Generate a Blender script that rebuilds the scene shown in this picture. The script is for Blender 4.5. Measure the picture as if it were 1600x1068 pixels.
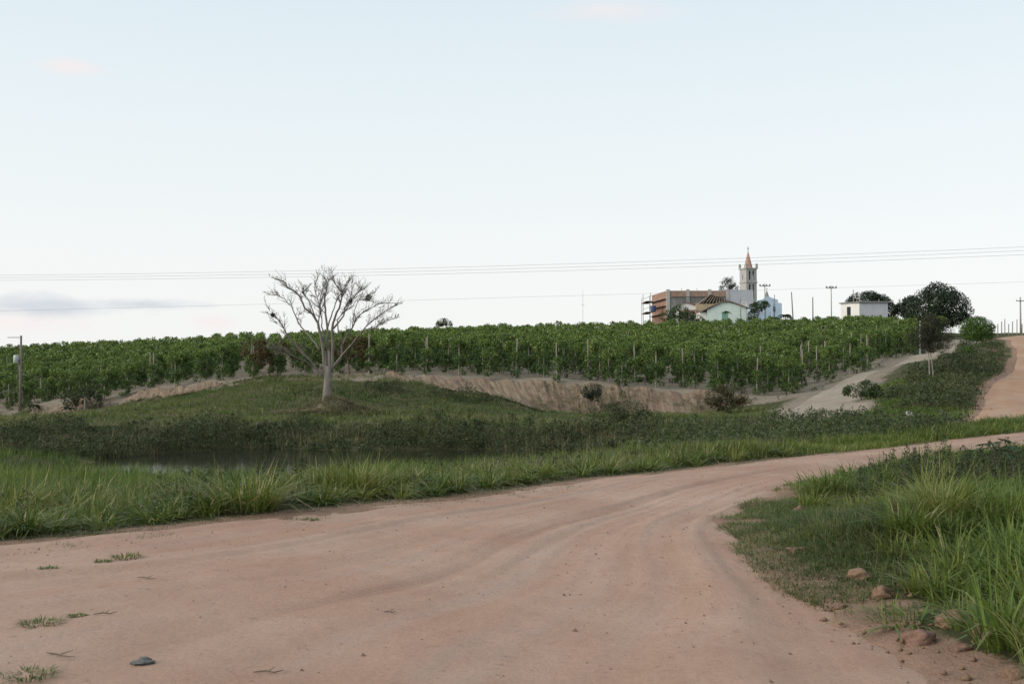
import bpy, math, random
import numpy as np
from mathutils import Vector, Matrix
from mathutils.bvhtree import BVHTree
random.seed(7)
rng = np.random.default_rng(11)
R = math.radians
scene = bpy.context.scene
COL = scene.collection
for o in list(bpy.data.objects): bpy.data.objects.remove(o)

# ------------------------------------------------------------------ camera
FPX = 1778.0            # focal length in photo pixels (40 mm on a 36 mm wide sensor, 1600 px)
CAMH = 1.7
PITCH = math.atan(56 / FPX)
cam_d = bpy.data.cameras.new('camera'); cam = bpy.data.objects.new('camera', cam_d); COL.objects.link(cam)
cam_d.sensor_width = 36; cam_d.sensor_fit = 'HORIZONTAL'; cam_d.lens = 40.0; cam_d.clip_end = 6000; cam_d.clip_start = .05
cam.location = (0, 0, CAMH); cam.rotation_euler = (math.pi / 2 + PITCH, 0, 0)
scene.camera = cam

# ------------------------------------------------------------------ sky, sun, exposure
SUN_EL, SUN_AZ = R(27), R(-110)          # azimuth from +Y, negative = left of the view
world = bpy.data.worlds.new('World'); scene.world = world; world.use_nodes = True
wn = world.node_tree; wn.nodes.clear()
def wnode(t, **k):
    n = wn.nodes.new(t)
    for a, b in k.items(): setattr(n, a, b)
    return n
def wmath(op, a, b=None, clamp=False):
    n = wnode('ShaderNodeMath', operation=op, use_clamp=clamp)
    for i, v in enumerate((a, b)):
        if v is None: continue
        if isinstance(v, (int, float)): n.inputs[i].default_value = v
        else: wn.links.new(v, n.inputs[i])
    return n.outputs[0]
def wmix(f, a, b):
    n = wnode('ShaderNodeMix', data_type='RGBA')
    for s, v in ((n.inputs[0], f), (n.inputs[6], a), (n.inputs[7], b)):
        if isinstance(v, (int, float)): s.default_value = v
        elif isinstance(v, tuple): s.default_value = v
        else: wn.links.new(v, s)
    return n.outputs[2]
sky = wnode('ShaderNodeTexSky', sky_type='NISHITA', sun_disc=False)
sky.sun_elevation = SUN_EL; sky.sun_rotation = SUN_AZ; sky.air_density = 1.0; sky.dust_density = 1.0; sky.ozone_density = 1.5
hs = wnode('ShaderNodeHueSaturation'); hs.inputs['Saturation'].default_value = .45
wn.links.new(sky.outputs[0], hs.inputs['Color'])
tc = wnode('ShaderNodeTexCoord'); sp = wnode('ShaderNodeSeparateXYZ'); wn.links.new(tc.outputs['Generated'], sp.inputs[0])
az = wmath('ARCTAN2', sp.outputs[0], sp.outputs[1]); el = wmath('ARCSINE', sp.outputs[2])
# thin high veil that whitens the dusk sky, thicker towards the horizon
elc = wmath('MAXIMUM', el, 0.0)
ramp = wnode('ShaderNodeValToRGB'); wn.links.new(wmath('DIVIDE', elc, 1.5708), ramp.inputs[0])
VEIL = [(0, (6.5, 6.5, 6.35)), (.07, (6.35, 6.5, 6.45)), (.15, (5.75, 6.3, 6.5)), (.23, (5.0, 5.85, 6.3)), (1, (3.9, 4.7, 5.3))]
while len(ramp.color_ramp.elements) < len(VEIL): ramp.color_ramp.elements.new(.5)
for e, (p, c) in zip(ramp.color_ramp.elements, VEIL): e.position = p; e.color = tuple(v / 10 for v in c) + (1,)
vg = wnode('ShaderNodeVectorMath', operation='SCALE'); wn.links.new(ramp.outputs[0], vg.inputs[0]); vg.inputs[3].default_value = 10.0
skycol = wmix(.85, hs.outputs[0], vg.outputs[0])
cn = wnode('ShaderNodeTexNoise'); cmap = wnode('ShaderNodeMapping'); wn.links.new(tc.outputs['Generated'], cmap.inputs[0])
cmap.inputs['Scale'].default_value = (14, 14, 46); wn.links.new(cmap.outputs[0], cn.inputs[0]); cn.inputs['Scale'].default_value = 1.0
cn.inputs['Detail'].default_value = 7; cn.inputs['Roughness'].default_value = .6
def blob(a0, e0, sa, se, amp=2.0, soft=.9):
    u = wmath('DIVIDE', wmath('SUBTRACT', az, R(a0)), R(sa)); v = wmath('DIVIDE', wmath('SUBTRACT', el, R(e0)), R(se))
    d = wmath('SQRT', wmath('ADD', wmath('MULTIPLY', u, u), wmath('MULTIPLY', v, v)))
    m = wmath('ADD', wmath('SUBTRACT', 1.0, d), wmath('MULTIPLY', wmath('SUBTRACT', cn.outputs[0], .5), amp))
    return wmath('DIVIDE', m, soft, True)
LAV, PINK = (4.2, 4.5, 4.95, 1), (6.3, 5.6, 5.6, 1)
for a0, e0, sa, se, c, k in [(-25, 2.65, 7, .75, PINK, .6), (-22.5, 3.3, 6.2, .62, LAV, .8), (-17.6, 3.5, 3.0, .35, LAV, .85), (-27.5, 3.0, 3.6, .9, LAV, .6), (-14.9, 2.7, 1.2, .5, PINK, .6),
                             (-21.3, 14.4, 1.7, .45, PINK, .7), (4.8, 18.0, 4.2, .7, PINK, .5), (-40, 3.4, 8, .9, LAV, .7), (-62, 4, 9, 1.1, LAV, .6),
                             (44, 3.1, 7, .8, PINK, .6), (70, 4, 9, 1.0, LAV, .6), (33, 19, 5, .8, PINK, .5), (150, 5, 12, 1.3, LAV, .6), (-130, 5, 12, 1.2, LAV, .6)]:
    skycol = wmix(wmath('MULTIPLY', blob(a0, e0, sa, se), k), skycol, c)
bg = wnode('ShaderNodeBackground'); bg.inputs[1].default_value = 0.11
wn.links.new(skycol, bg.inputs[0]); wo = wnode('ShaderNodeOutputWorld'); wn.links.new(bg.outputs[0], wo.inputs[0])

sun_d = bpy.data.lights.new('sun', 'SUN'); sun = bpy.data.objects.new('sun', sun_d); COL.objects.link(sun)
sun_d.energy = 1.9; sun_d.angle = R(40); sun_d.color = (1, .9, .78)
sdir = Vector((math.sin(SUN_AZ) * math.cos(SUN_EL), math.cos(SUN_AZ) * math.cos(SUN_EL), math.sin(SUN_EL)))
sun.rotation_euler = sdir.to_track_quat('Z', 'Y').to_euler(); sun.location = sdir * 50
scene.view_settings.view_transform = 'Standard'; scene.view_settings.look = 'None'
scene.view_settings.exposure = 0.45; scene.view_settings.gamma = 1.0; scene.view_settings.use_curve_mapping = False

# ------------------------------------------------------------------ generic helpers
def ray(px, py):
    v = Vector(((px - 800) / FPX, (534 - py) / FPX, -1)); v.rotate(cam.rotation_euler); return v / v.y
def W(px, py, d):
    v = ray(px, py); return (v.x * d, d, CAMH + v.z * d)
def sstep(a, b, x):
    t = np.clip((x - a) / (b - a), 0, 1); return t * t * (3 - 2 * t)
def _hash(ix, iy, s):
    n = (ix.astype(np.int64) * 374761393 + iy.astype(np.int64) * 668265263 + s * 1274126177) & 0x7fffffff
    n = ((n ^ (n >> 13)) * 1274126177) & 0x7fffffff
    return ((n ^ (n >> 16)) & 0xffff) / 65535.0
def vnoise(x, y, s=0):
    x = np.asarray(x, float); y = np.asarray(y, float)
    ix = np.floor(x); iy = np.floor(y); fx = x - ix; fy = y - iy
    fx = fx * fx * (3 - 2 * fx); fy = fy * fy * (3 - 2 * fy)
    a = _hash(ix, iy, s); b = _hash(ix + 1, iy, s); c = _hash(ix, iy + 1, s); d = _hash(ix + 1, iy + 1, s)
    return (a * (1 - fx) + b * fx) * (1 - fy) + (c * (1 - fx) + d * fx) * fy
def fbm(x, y, s=0, o=4):
    t = 0; a = .5
    for i in range(o):
        t = t + a * vnoise(np.asarray(x) * 2 ** i, np.asarray(y) * 2 ** i, s + i * 17); a *= .5
    return t / (1 - .5 ** o)
def catmull(P, n):
    P = np.asarray(P, float); m = len(P); t = np.linspace(0, m - 1, n); i = np.clip(t.astype(int), 0, m - 2); f = (t - i)[:, None]
    p0 = P[np.maximum(i - 1, 0)]; p1 = P[i]; p2 = P[i + 1]; p3 = P[np.minimum(i + 2, m - 1)]
    return .5 * (2 * p1 + (p2 - p0) * f + (2 * p0 - 5 * p1 + 4 * p2 - p3) * f ** 2 + (3 * p1 - p0 - 3 * p2 + p3) * f ** 3)
def inpoly(x, y, poly):
    x = np.asarray(x); y = np.asarray(y); r = np.zeros(x.shape, bool); n = len(poly)
    for i in range(n):
        x1, y1 = poly[i]; x2, y2 = poly[(i + 1) % n]
        if y1 == y2: continue
        c = ((y1 > y) != (y2 > y)) & (x < (x2 - x1) * (y - y1) / (y2 - y1) + x1); r ^= c
    return r
def polydist(x, y, line, closed=False):
    best = np.full(np.shape(x), 1e9); n = len(line)
    for i in range(n if closed else n - 1):
        ax, ay = line[i]; bx, by = line[(i + 1) % n]; dx, dy = bx - ax, by - ay; L = dx * dx + dy * dy + 1e-12
        t = np.clip(((x - ax) * dx + (y - ay) * dy) / L, 0, 1)
        best = np.minimum(best, (x - ax - t * dx) ** 2 + (y - ay - t * dy) ** 2)
    return np.sqrt(best)
def mesh_np(name, v, quads=None, tris=None, attrs=None, smooth=False, uv=None):
    v = np.asarray(v, np.float32).reshape(-1, 3); me = bpy.data.meshes.new(name)
    idx = []; tot = []
    if quads is not None and len(quads): q = np.asarray(quads, np.int32).reshape(-1, 4); idx.append(q.ravel()); tot.append(np.full(len(q), 4, np.int32))
    if tris is not None and len(tris): q = np.asarray(tris, np.int32).reshape(-1, 3); idx.append(q.ravel()); tot.append(np.full(len(q), 3, np.int32))
    idx = np.concatenate(idx); tot = np.concatenate(tot); st = np.concatenate(([0], np.cumsum(tot)[:-1])).astype(np.int32)
    me.vertices.add(len(v)); me.vertices.foreach_set('co', v.ravel())
    me.loops.add(len(idx)); me.loops.foreach_set('vertex_index', idx)
    me.polygons.add(len(tot)); me.polygons.foreach_set('loop_start', st); me.polygons.foreach_set('loop_total', tot)
    if smooth: me.polygons.foreach_set('use_smooth', np.ones(len(tot), bool))
    for k, a in (attrs or {}).items():
        at = me.attributes.new(k, 'FLOAT', 'POINT'); at.data.foreach_set('value', np.asarray(a, np.float32))
    if uv is not None:
        l = me.uv_layers.new(name='UVMap'); l.data.foreach_set('uv', np.asarray(uv, np.float32)[idx].ravel())
    me.update(calc_edges=True); me.validate(); return me
def link(name, me, mat, parent=None, loc=None, rz=0):
    o = bpy.data.objects.new(name, me); COL.objects.link(o)
    if mat is not None and not me.materials: me.materials.append(mat)
    if parent is not None: o.parent = parent
    if loc is not None: o.location = loc
    if rz: o.rotation_euler.z = rz
    return o
def tag(o, label, cat, group=None, kind=None):
    o['label'] = label; o['category'] = cat
    if group: o['group'] = group
    if kind: o['kind'] = kind
    return o
def struct(o, label=None, cat=None):
    o['kind'] = 'structure'
    if label: o['label'] = label; o['category'] = cat
    return o
def thing(name, label, cat, loc=(0, 0, 0), rz=0, group=None):
    o = bpy.data.objects.new(name, None); COL.objects.link(o); o.location = loc; o.rotation_euler.z = rz; o.empty_display_size = .2
    return tag(o, label, cat, group)
class MB:
    def __init__(s): s.v = []; s.f = []
    def box(s, x0, x1, y0, y1, z0, z1):
        b = len(s.v); s.v += [(x, y, z) for z in (z0, z1) for y in (y0, y1) for x in (x0, x1)]
        s.f += [tuple(b + i for i in q) for q in ((0, 2, 3, 1), (4, 5, 7, 6), (0, 1, 5, 4), (2, 6, 7, 3), (0, 4, 6, 2), (1, 3, 7, 5))]; return s
    def poly(s, pts, faces):
        b = len(s.v); s.v += [tuple(p) for p in pts]; s.f += [tuple(b + i for i in q) for q in faces]; return s
    def prism(s, pts2, y0, y1):                       # outline in x,z pushed along y
        n = len(pts2); P = [(x, y0, z) for x, z in pts2] + [(x, y1, z) for x, z in pts2]
        return s.poly(P, [tuple(range(n)), tuple(range(2 * n - 1, n - 1, -1))] + [(i, i + n, (i + 1) % n + n, (i + 1) % n) for i in range(n)])
    def tube(s, pts, rad, n=6):
        pts = [Vector(p) for p in pts]; b = len(s.v); m = len(pts); ref = None
        for i, p in enumerate(pts):
            t = (pts[min(i + 1, m - 1)] - pts[max(i - 1, 0)]).normalized()
            if ref is None: ref = t.orthogonal().normalized()
            ref = (ref - t * ref.dot(t)); ref = ref.normalized() if ref.length > 1e-6 else t.orthogonal().normalized()
            w = t.cross(ref); r = rad[i] if hasattr(rad, '__len__') else rad
            s.v += [tuple(p + (ref * math.cos(a) + w * math.sin(a)) * r) for a in (2 * math.pi * k / n for k in range(n))]
        for i in range(m - 1):
            for k in range(n): s.f.append((b + i * n + k, b + i * n + (k + 1) % n, b + (i + 1) * n + (k + 1) % n, b + (i + 1) * n + k))
        s.f.append(tuple(b + k for k in range(n - 1, -1, -1))); s.f.append(tuple(b + (m - 1) * n + k for k in range(n))); return s
    def build(s, name, mat, parent=None, loc=None, rz=0, smooth=False):
        me = bpy.data.meshes.new(name); me.from_pydata(s.v, [], s.f); me.update()
        if smooth: me.polygons.foreach_set('use_smooth', [True] * len(me.polygons))
        return link(name, me, mat, parent, loc, rz)

# ------------------------------------------------------------------ materials
def newmat(name):
    m = bpy.data.materials.new(name); m.use_nodes = True; return m, m.node_tree, m.node_tree.nodes['Principled BSDF']
def nd(nt, t, **k):
    n = nt.nodes.new(t)
    for a, b in k.items(): setattr(n, a, b)
    return n
def rampn(nt, fac, stops):
    r = nd(nt, 'ShaderNodeValToRGB'); e = r.color_ramp.elements
    while len(e) < len(stops): e.new(.5)
    for q, (p, c) in zip(e, stops): q.position = p; q.color = tuple(c) + (1,)
    if fac is not None: nt.links.new(fac, r.inputs[0])
    return r.outputs[0]
def noisen(nt, vec, scale, detail=5, rough=.6, mscale=None):
    if mscale:
        mp = nd(nt, 'ShaderNodeMapping'); mp.inputs['Scale'].default_value = mscale; nt.links.new(vec, mp.inputs[0]); vec = mp.outputs[0]
    n = nd(nt, 'ShaderNodeTexNoise'); n.inputs['Scale'].default_value = scale; n.inputs['Detail'].default_value = detail; n.inputs['Roughness'].default_value = rough
    nt.links.new(vec, n.inputs['Vector']); return n.outputs[0]
def mixn(nt, f, a, b, blend='MIX'):
    n = nd(nt, 'ShaderNodeMix', data_type='RGBA', blend_type=blend)
    for s, v in ((n.inputs[0], f), (n.inputs[6], a), (n.inputs[7], b)):
        if isinstance(v, (int, float)): s.default_value = v
        elif isinstance(v, tuple): s.default_value = v + (1,) if len(v) == 3 else v
        else: nt.links.new(v, s)
    return n.outputs[2]
def bumpn(nt, bs, h, strength, dist):
    b = nd(nt, 'ShaderNodeBump'); b.inputs['Strength'].default_value = strength; b.inputs['Distance'].default_value = dist
    nt.links.new(h, b.inputs['Height']); nt.links.new(b.outputs[0], bs.inputs['Normal']); return b
def plain(name, c, rough=.85, var=.25, scale=3.0, bump=.2, streak=None, metal=0):
    m, nt, bs = newmat(name); tc = nd(nt, 'ShaderNodeTexCoord')
    n = noisen(nt, tc.outputs['Object'], scale, 7, .65, streak)
    lo = tuple(v * (1 - var) for v in c); hi = tuple(min(1, v * (1 + var)) for v in c)
    nt.links.new(rampn(nt, n, [(.25, lo), (.75, hi)]), bs.inputs['Base Color']); bs.inputs['Roughness'].default_value = rough; bs.inputs['Metallic'].default_value = metal
    if bump: bumpn(nt, bs, n, bump, .03)
    return m
def leafmat(name, stops, trans=.25, rough=.55, spec=.25):
    m, nt, bs = newmat(name); a = nd(nt, 'ShaderNodeAttribute', attribute_name='var')
    col = rampn(nt, a.outputs['Fac'], stops)
    nt.links.new(col, bs.inputs['Base Color']); bs.inputs['Roughness'].default_value = rough; bs.inputs['Specular IOR Level'].default_value = spec
    tr = nd(nt, 'ShaderNodeBsdfTranslucent'); nt.links.new(mixn(nt, 1.0, col, (1.0, 1.05, .6), 'MULTIPLY'), tr.inputs[0])
    mx = nd(nt, 'ShaderNodeMixShader'); mx.inputs[0].default_value = trans
    out = nt.nodes['Material Output']; nt.links.new(bs.outputs[0], mx.inputs[1]); nt.links.new(tr.outputs[0], mx.inputs[2]); nt.links.new(mx.outputs[0], out.inputs[0])
    return m
M = {}
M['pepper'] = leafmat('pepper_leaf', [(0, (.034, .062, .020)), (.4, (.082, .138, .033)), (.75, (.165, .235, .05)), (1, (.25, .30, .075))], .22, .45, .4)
M['grass_bright'] = leafmat('grass_bright', [(0, (.060, .092, .022)), (.45, (.11, .155, .034)), (.8, (.175, .205, .048)), (.9, (.25, .24, .09)), (1, (.38, .31, .18))], .3)
M['grass_lush'] = leafmat('grass_lush', [(0, (.055, .088, .022)), (.45, (.10, .155, .033)), (.85, (.17, .215, .048)), (1, (.27, .25, .10))], .3)
M['grass_field'] = leafmat('grass_field', [(0, (.050, .078, .024)), (.4, (.085, .128, .034)), (.7, (.135, .16, .05)), (1, (.24, .20, .11))], .25)
M['dry_grass'] = leafmat('dry_grass', [(0, (.09, .085, .045)), (.5, (.17, .15, .085)), (1, (.28, .24, .16))], .2)
M['weed'] = leafmat('weed_leaf', [(0, (.028, .042, .02)), (.5, (.055, .075, .032)), (.85, (.085, .10, .045)), (1, (.14, .12, .07))], .2)
M['thicket'] = leafmat('thicket_leaf', [(0, (.038, .052, .026)), (.5, (.070, .094, .040)), (.9, (.11, .13, .058)), (1, (.19, .16, .10))], .2)
M['mango'] = leafmat('mango_leaf', [(0, (.014, .026, .013)), (.6, (.027, .046, .02)), (1, (.055, .085, .03))], .12, .45, .4)
M['round'] = leafmat('round_tree_leaf', [(0, (.04, .085, .02)), (.6, (.085, .16, .03)), (1, (.16, .23, .05))], .3)
M['feather'] = leafmat('feathery_leaf', [(0, (.032, .036, .022)), (.6, (.058, .058, .034)), (1, (.085, .078, .045))], .25)
M['rust'] = leafmat('rusty_leaf', [(0, (.05, .035, .018)), (.5, (.10, .065, .028)), (.8, (.085, .09, .03)), (1, (.15, .10, .05))], .2)
M['rustgreen'] = leafmat('olive_brown_leaf', [(0, (.035, .032, .016)), (.5, (.065, .06, .025)), (.8, (.075, .085, .03)), (1, (.13, .09, .045))], .2)
M['village'] = leafmat('village_leaf', [(0, (.03, .055, .022)), (.6, (.055, .09, .03)), (1, (.10, .13, .05))], .2)
M['castor'] = leafmat('broad_leaf', [(0, (.035, .075, .035)), (1, (.06, .11, .045))], .25, .5, .3)
M['bark_pale'] = plain('pale_dead_bark', (.19, .165, .14), .9, .35, 6, .5, (1, 1, .15))
M['bark'] = plain('brown_bark', (.12, .09, .065), .9, .3, 8, .5, (1, 1, .2))
M['bark_grey'] = plain('grey_bark', (.27, .24, .20), .9, .3, 8, .4, (1, 1, .2))
M['post'] = plain('weathered_post', (.27, .24, .20), .9, .25, 5, .3, (1, 1, .15))
M['concrete'] = plain('bare_concrete', (.40, .39, .37), .9, .15, 1.2)
M['concrete_dark'] = plain('stained_concrete', (.22, .22, .215), .9, .25, .9)
M['plaster_grey_and_shade'] = plain('grey_plaster_and_shade', (.42, .43, .46), .9, .12, .7)  # real grey render on the hall; painted shade on the flat house
M['plaster_white'] = plain('white_plaster', (.72, .71, .67), .85, .08, .8)
M['plaster_mint'] = plain('mint_plaster', (.62, .72, .66), .85, .10, .7)
M['plaster_blue'] = plain('sky_blue_plaster', (.44, .55, .66), .85, .14, .7)
M['plaster_ochre'] = plain('ochre_plaster', (.42, .32, .21), .85, .15, .8)
M['green_door'] = plain('green_door', (.16, .34, .28), .7, .15, 2)
M['wood_dark'] = plain('dark_timber', (.07, .055, .045), .9, .3, 4)
M['tile'] = plain('old_clay_tile', (.20, .14, .10), .9, .45, 2.5, .6)
M['spire'] = plain('terracotta_spire', (.42, .25, .19), .85, .15, 1.5)
M['pole_wood'] = plain('pole_timber', (.16, .14, .125), .9, .25, 5, .2, (1, 1, .1))
M['pole_conc'] = plain('pole_concrete', (.30, .28, .26), .9, .15, 3)
M['metal_grey'] = plain('grey_metal', (.42, .43, .44), .5, .1, 4, 0)
M['wire'] = plain('wire_metal', (.10, .10, .11), .6, .05, 4, 0)
M['blue_tank'] = plain('blue_plastic', (.05, .09, .22), .5, .1, 4, 0)
M['dark'] = plain('dark_opening', (.02, .022, .024), .9, .1, 2, 0)
M['stone_grey'] = plain('grey_stone', (.10, .10, .095), .8, .3, 25, .5)
M['stone_pink'] = plain('pink_clod', (.21, .125, .09), .95, .35, 22, 1.0)
M['stone_tan'] = plain('tan_clod', (.215, .135, .085), .95, .35, 22, 1.0)
def brickmat():
    m, nt, bs = newmat('hollow_brick'); tc = nd(nt, 'ShaderNodeTexCoord'); b = nd(nt, 'ShaderNodeTexBrick')
    mp = nd(nt, 'ShaderNodeMapping'); mp.inputs['Rotation'].default_value = (R(90), 0, 0); nt.links.new(tc.outputs['Object'], mp.inputs[0]); nt.links.new(mp.outputs[0], b.inputs[0])
    b.inputs['Color1'].default_value = (.40, .23, .16, 1); b.inputs['Color2'].default_value = (.30, .18, .13, 1); b.inputs['Mortar'].default_value = (.36, .31, .27, 1)
    b.inputs['Scale'].default_value = 1; b.inputs['Brick Width'].default_value = .3; b.inputs['Row Height'].default_value = .2; b.inputs['Mortar Size'].default_value = .015
    n = noisen(nt, tc.outputs['Object'], .8, 4)
    nt.links.new(mixn(nt, .5, b.outputs[0], rampn(nt, n, [(.3, (.55, .5, .48)), (.7, (1, 1, 1))]), 'MULTIPLY'), bs.inputs['Base Color']); bs.inputs['Roughness'].default_value = .95
    return m
M['brick'] = brickmat()
def roadmat(name, base, pale, rust, grey):
    m, nt, bs = newmat(name); uv = nd(nt, 'ShaderNodeUVMap'); tc = nd(nt, 'ShaderNodeTexCoord'); v = uv.outputs[0]; ob = tc.outputs['Object']
    big = noisen(nt, ob, .35, 6, .62); tr = noisen(nt, v, 1.0, 5, .62, (1.7, .06, 1)); trf = noisen(nt, v, 1.0, 5, .6, (5, .22, 1)); fine = noisen(nt, ob, 30, 9, .8); mid = noisen(nt, ob, 3.2, 6, .65)
    c = mixn(nt, rampn(nt, big, [(.40, (0, 0, 0)), (.66, (1, 1, 1))]), base, pale)
    c = mixn(nt, rampn(nt, tr, [(.50, (0, 0, 0)), (.70, (.5, .5, .5))]), c, grey)
    c = mixn(nt, rampn(nt, tr, [(.28, (.35, .35, .35)), (.45, (0, 0, 0))]), c, rust)
    c = mixn(nt, rampn(nt, trf, [(.52, (0, 0, 0)), (.75, (.35, .35, .35))]), c, pale)
    c = mixn(nt, rampn(nt, mid, [(.60, (0, 0, 0)), (.78, (.55, .55, .55))]), c, rust)
    c = mixn(nt, .55, c, rampn(nt, fine, [(.25, (.5, .48, .46)), (.5, (.97, .97, .97)), (.8, (1.2, 1.18, 1.16))]), 'MULTIPLY')
    deb = noisen(nt, ob, 7, 8, .8); c = mixn(nt, rampn(nt, deb, [(.58, (0, 0, 0)), (.68, (.6, .6, .6))]), c, (.15, .10, .075))
    nt.links.new(c, bs.inputs['Base Color']); bs.inputs['Roughness'].default_value = .97; bs.inputs['Specular IOR Level'].default_value = .12
    ad = nd(nt, 'ShaderNodeMath', operation='MULTIPLY_ADD'); nt.links.new(trf, ad.inputs[0]); ad.inputs[1].default_value = .3; nt.links.new(mid, ad.inputs[2])
    a2 = nd(nt, 'ShaderNodeMath', operation='MULTIPLY_ADD'); nt.links.new(fine, a2.inputs[0]); a2.inputs[1].default_value = .35; nt.links.new(ad.outputs[0], a2.inputs[2])
    sx = nd(nt, 'ShaderNodeSeparateXYZ'); nt.links.new(v, sx.inputs[0])
    def mth(op, a, b=None, cl=False):
        q = nd(nt, 'ShaderNodeMath', operation=op, use_clamp=cl)
        for i, w_ in enumerate((a, b)):
            if w_ is None: continue
            if isinstance(w_, (int, float)): q.inputs[i].default_value = w_
            else: nt.links.new(w_, q.inputs[i])
        return q.outputs[0]
    patch = noisen(nt, v, .12, 3, .5); wav = mth('SINE', mth('MULTIPLY', sx.outputs[1], 2 * math.pi / .085)); h = a2.outputs[0]
    for u0 in (-2.35, .75):
        dd = mth('ABSOLUTE', mth('SUBTRACT', mth('ADD', sx.outputs[0], mth('MULTIPLY', patch, 1.2)), u0 + .6)); band = mth('SUBTRACT', 1.0, mth('DIVIDE', dd, .14), True)
        mk = mth('MULTIPLY', band, mth('MULTIPLY', mth('SUBTRACT', noisen(nt, v, .35, 2, .5), .5, True), 6.0, True)); h = mth('ADD', h, mth('MULTIPLY', mth('MULTIPLY', wav, mk), .07)); h = mth('SUBTRACT', h, mth('MULTIPLY', mk, .35))
        c = mixn(nt, mth('MULTIPLY', mk, .35), c, (.22, .145, .11))
    nt.links.new(c, bs.inputs['Base Color'])
    bumpn(nt, bs, h, .7, .05); return m
M['road'] = roadmat('dirt_road', (.372, .234, .172), (.44, .305, .236), (.355, .195, .13), (.36, .28, .245))
M['hillroad'] = roadmat('hill_dirt_road', (.36, .215, .14), (.41, .285, .20), (.37, .18, .095), (.34, .25, .19))
M['path'] = roadmat('sandy_path', (.285, .235, .18), (.34, .29, .23), (.24, .19, .14), (.29, .26, .22))
def groundmat():
    m, nt, bs = newmat('ground'); tc = nd(nt, 'ShaderNodeTexCoord'); ob = tc.outputs['Object']
    sand = nd(nt, 'ShaderNodeAttribute', attribute_name='sand'); soil = nd(nt, 'ShaderNodeAttribute', attribute_name='soil'); big = noisen(nt, ob, .25, 7, .65); fine = noisen(nt, ob, 5, 6, .7); vf = noisen(nt, ob, 30, 4, .7)
    g = rampn(nt, big, [(.3, (.055, .062, .028)), (.55, (.085, .085, .042)), (.75, (.13, .11, .06))])
    g = mixn(nt, .7, g, rampn(nt, fine, [(.3, (.5, .5, .5)), (.7, (1.2, 1.15, 1.05))]), 'MULTIPLY')
    s = rampn(nt, big, [(.3, (.255, .16, .115)), (.7, (.345, .23, .168))]); s = mixn(nt, sand.outputs['Fac'], s, rampn(nt, big, [(.3, (.21, .175, .135)), (.7, (.30, .255, .20))])); s = mixn(nt, .6, s, rampn(nt, fine, [(.3, (.6, .58, .55)), (.7, (1.1, 1.1, 1.1))]), 'MULTIPLY')
    a = nd(nt, 'ShaderNodeMath', operation='ADD'); nt.links.new(soil.outputs['Fac'], a.inputs[0])
    sub = nd(nt, 'ShaderNodeMath', operation='MULTIPLY_ADD'); nt.links.new(fine, sub.inputs[0]); sub.inputs[1].default_value = 1.1; sub.inputs[2].default_value = -.55
    nt.links.new(sub.outputs[0], a.inputs[1])
    nt.links.new(mixn(nt, rampn(nt, a.outputs[0], [(.38, (0, 0, 0)), (.62, (1, 1, 1))]), g, s), bs.inputs['Base Color'])
    bs.inputs['Roughness'].default_value = .97; bs.inputs['Specular IOR Level'].default_value = .1
    ad = nd(nt, 'ShaderNodeMath', operation='ADD'); nt.links.new(fine, ad.inputs[0]); nt.links.new(vf, ad.inputs[1]); bumpn(nt, bs, ad.outputs[0], .7, .06); return m
M['ground'] = groundmat()
def bankmat():
    m, nt, bs = newmat('eroded_bank'); uv = nd(nt, 'ShaderNodeUVMap'); v = uv.outputs[0]
    st = noisen(nt, v, 1.0, 8, .72, (2.6, .45, 1)); big = noisen(nt, v, 1.0, 5, .6, (.25, .5, 1)); f = noisen(nt, v, 9, 5, .7)
    c = rampn(nt, st, [(.34, (.085, .062, .046)), (.47, (.21, .16, .115)), (.62, (.31, .25, .175)), (.75, (.38, .32, .23))])
    c = mixn(nt, rampn(nt, big, [(.42, (0, 0, 0)), (.65, (.8, .8, .8))]), c, (.20, .135, .105))
    c = mixn(nt, .5, c, rampn(nt, f, [(.3, (.55, .55, .55)), (.7, (1.1, 1.1, 1.1))]), 'MULTIPLY')
    nt.links.new(c, bs.inputs['Base Color']); bs.inputs['Roughness'].default_value = .97; bs.inputs['Specular IOR Level'].default_value = .1; bumpn(nt, bs, st, .6, .15); return m
M['bank'] = bankmat()
def watermat():
    m, nt, bs = newmat('pond_water'); tc = nd(nt, 'ShaderNodeTexCoord'); bs.inputs['Base Color'].default_value = (.025, .024, .016, 1); bs.inputs['Roughness'].default_value = .06
    bs.inputs['IOR'].default_value = 1.33; bumpn(nt, bs, noisen(nt, tc.outputs['Object'], 3, 4, .6, (1, 2, 1)), .12, .02); return m
M['water'] = watermat()

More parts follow.
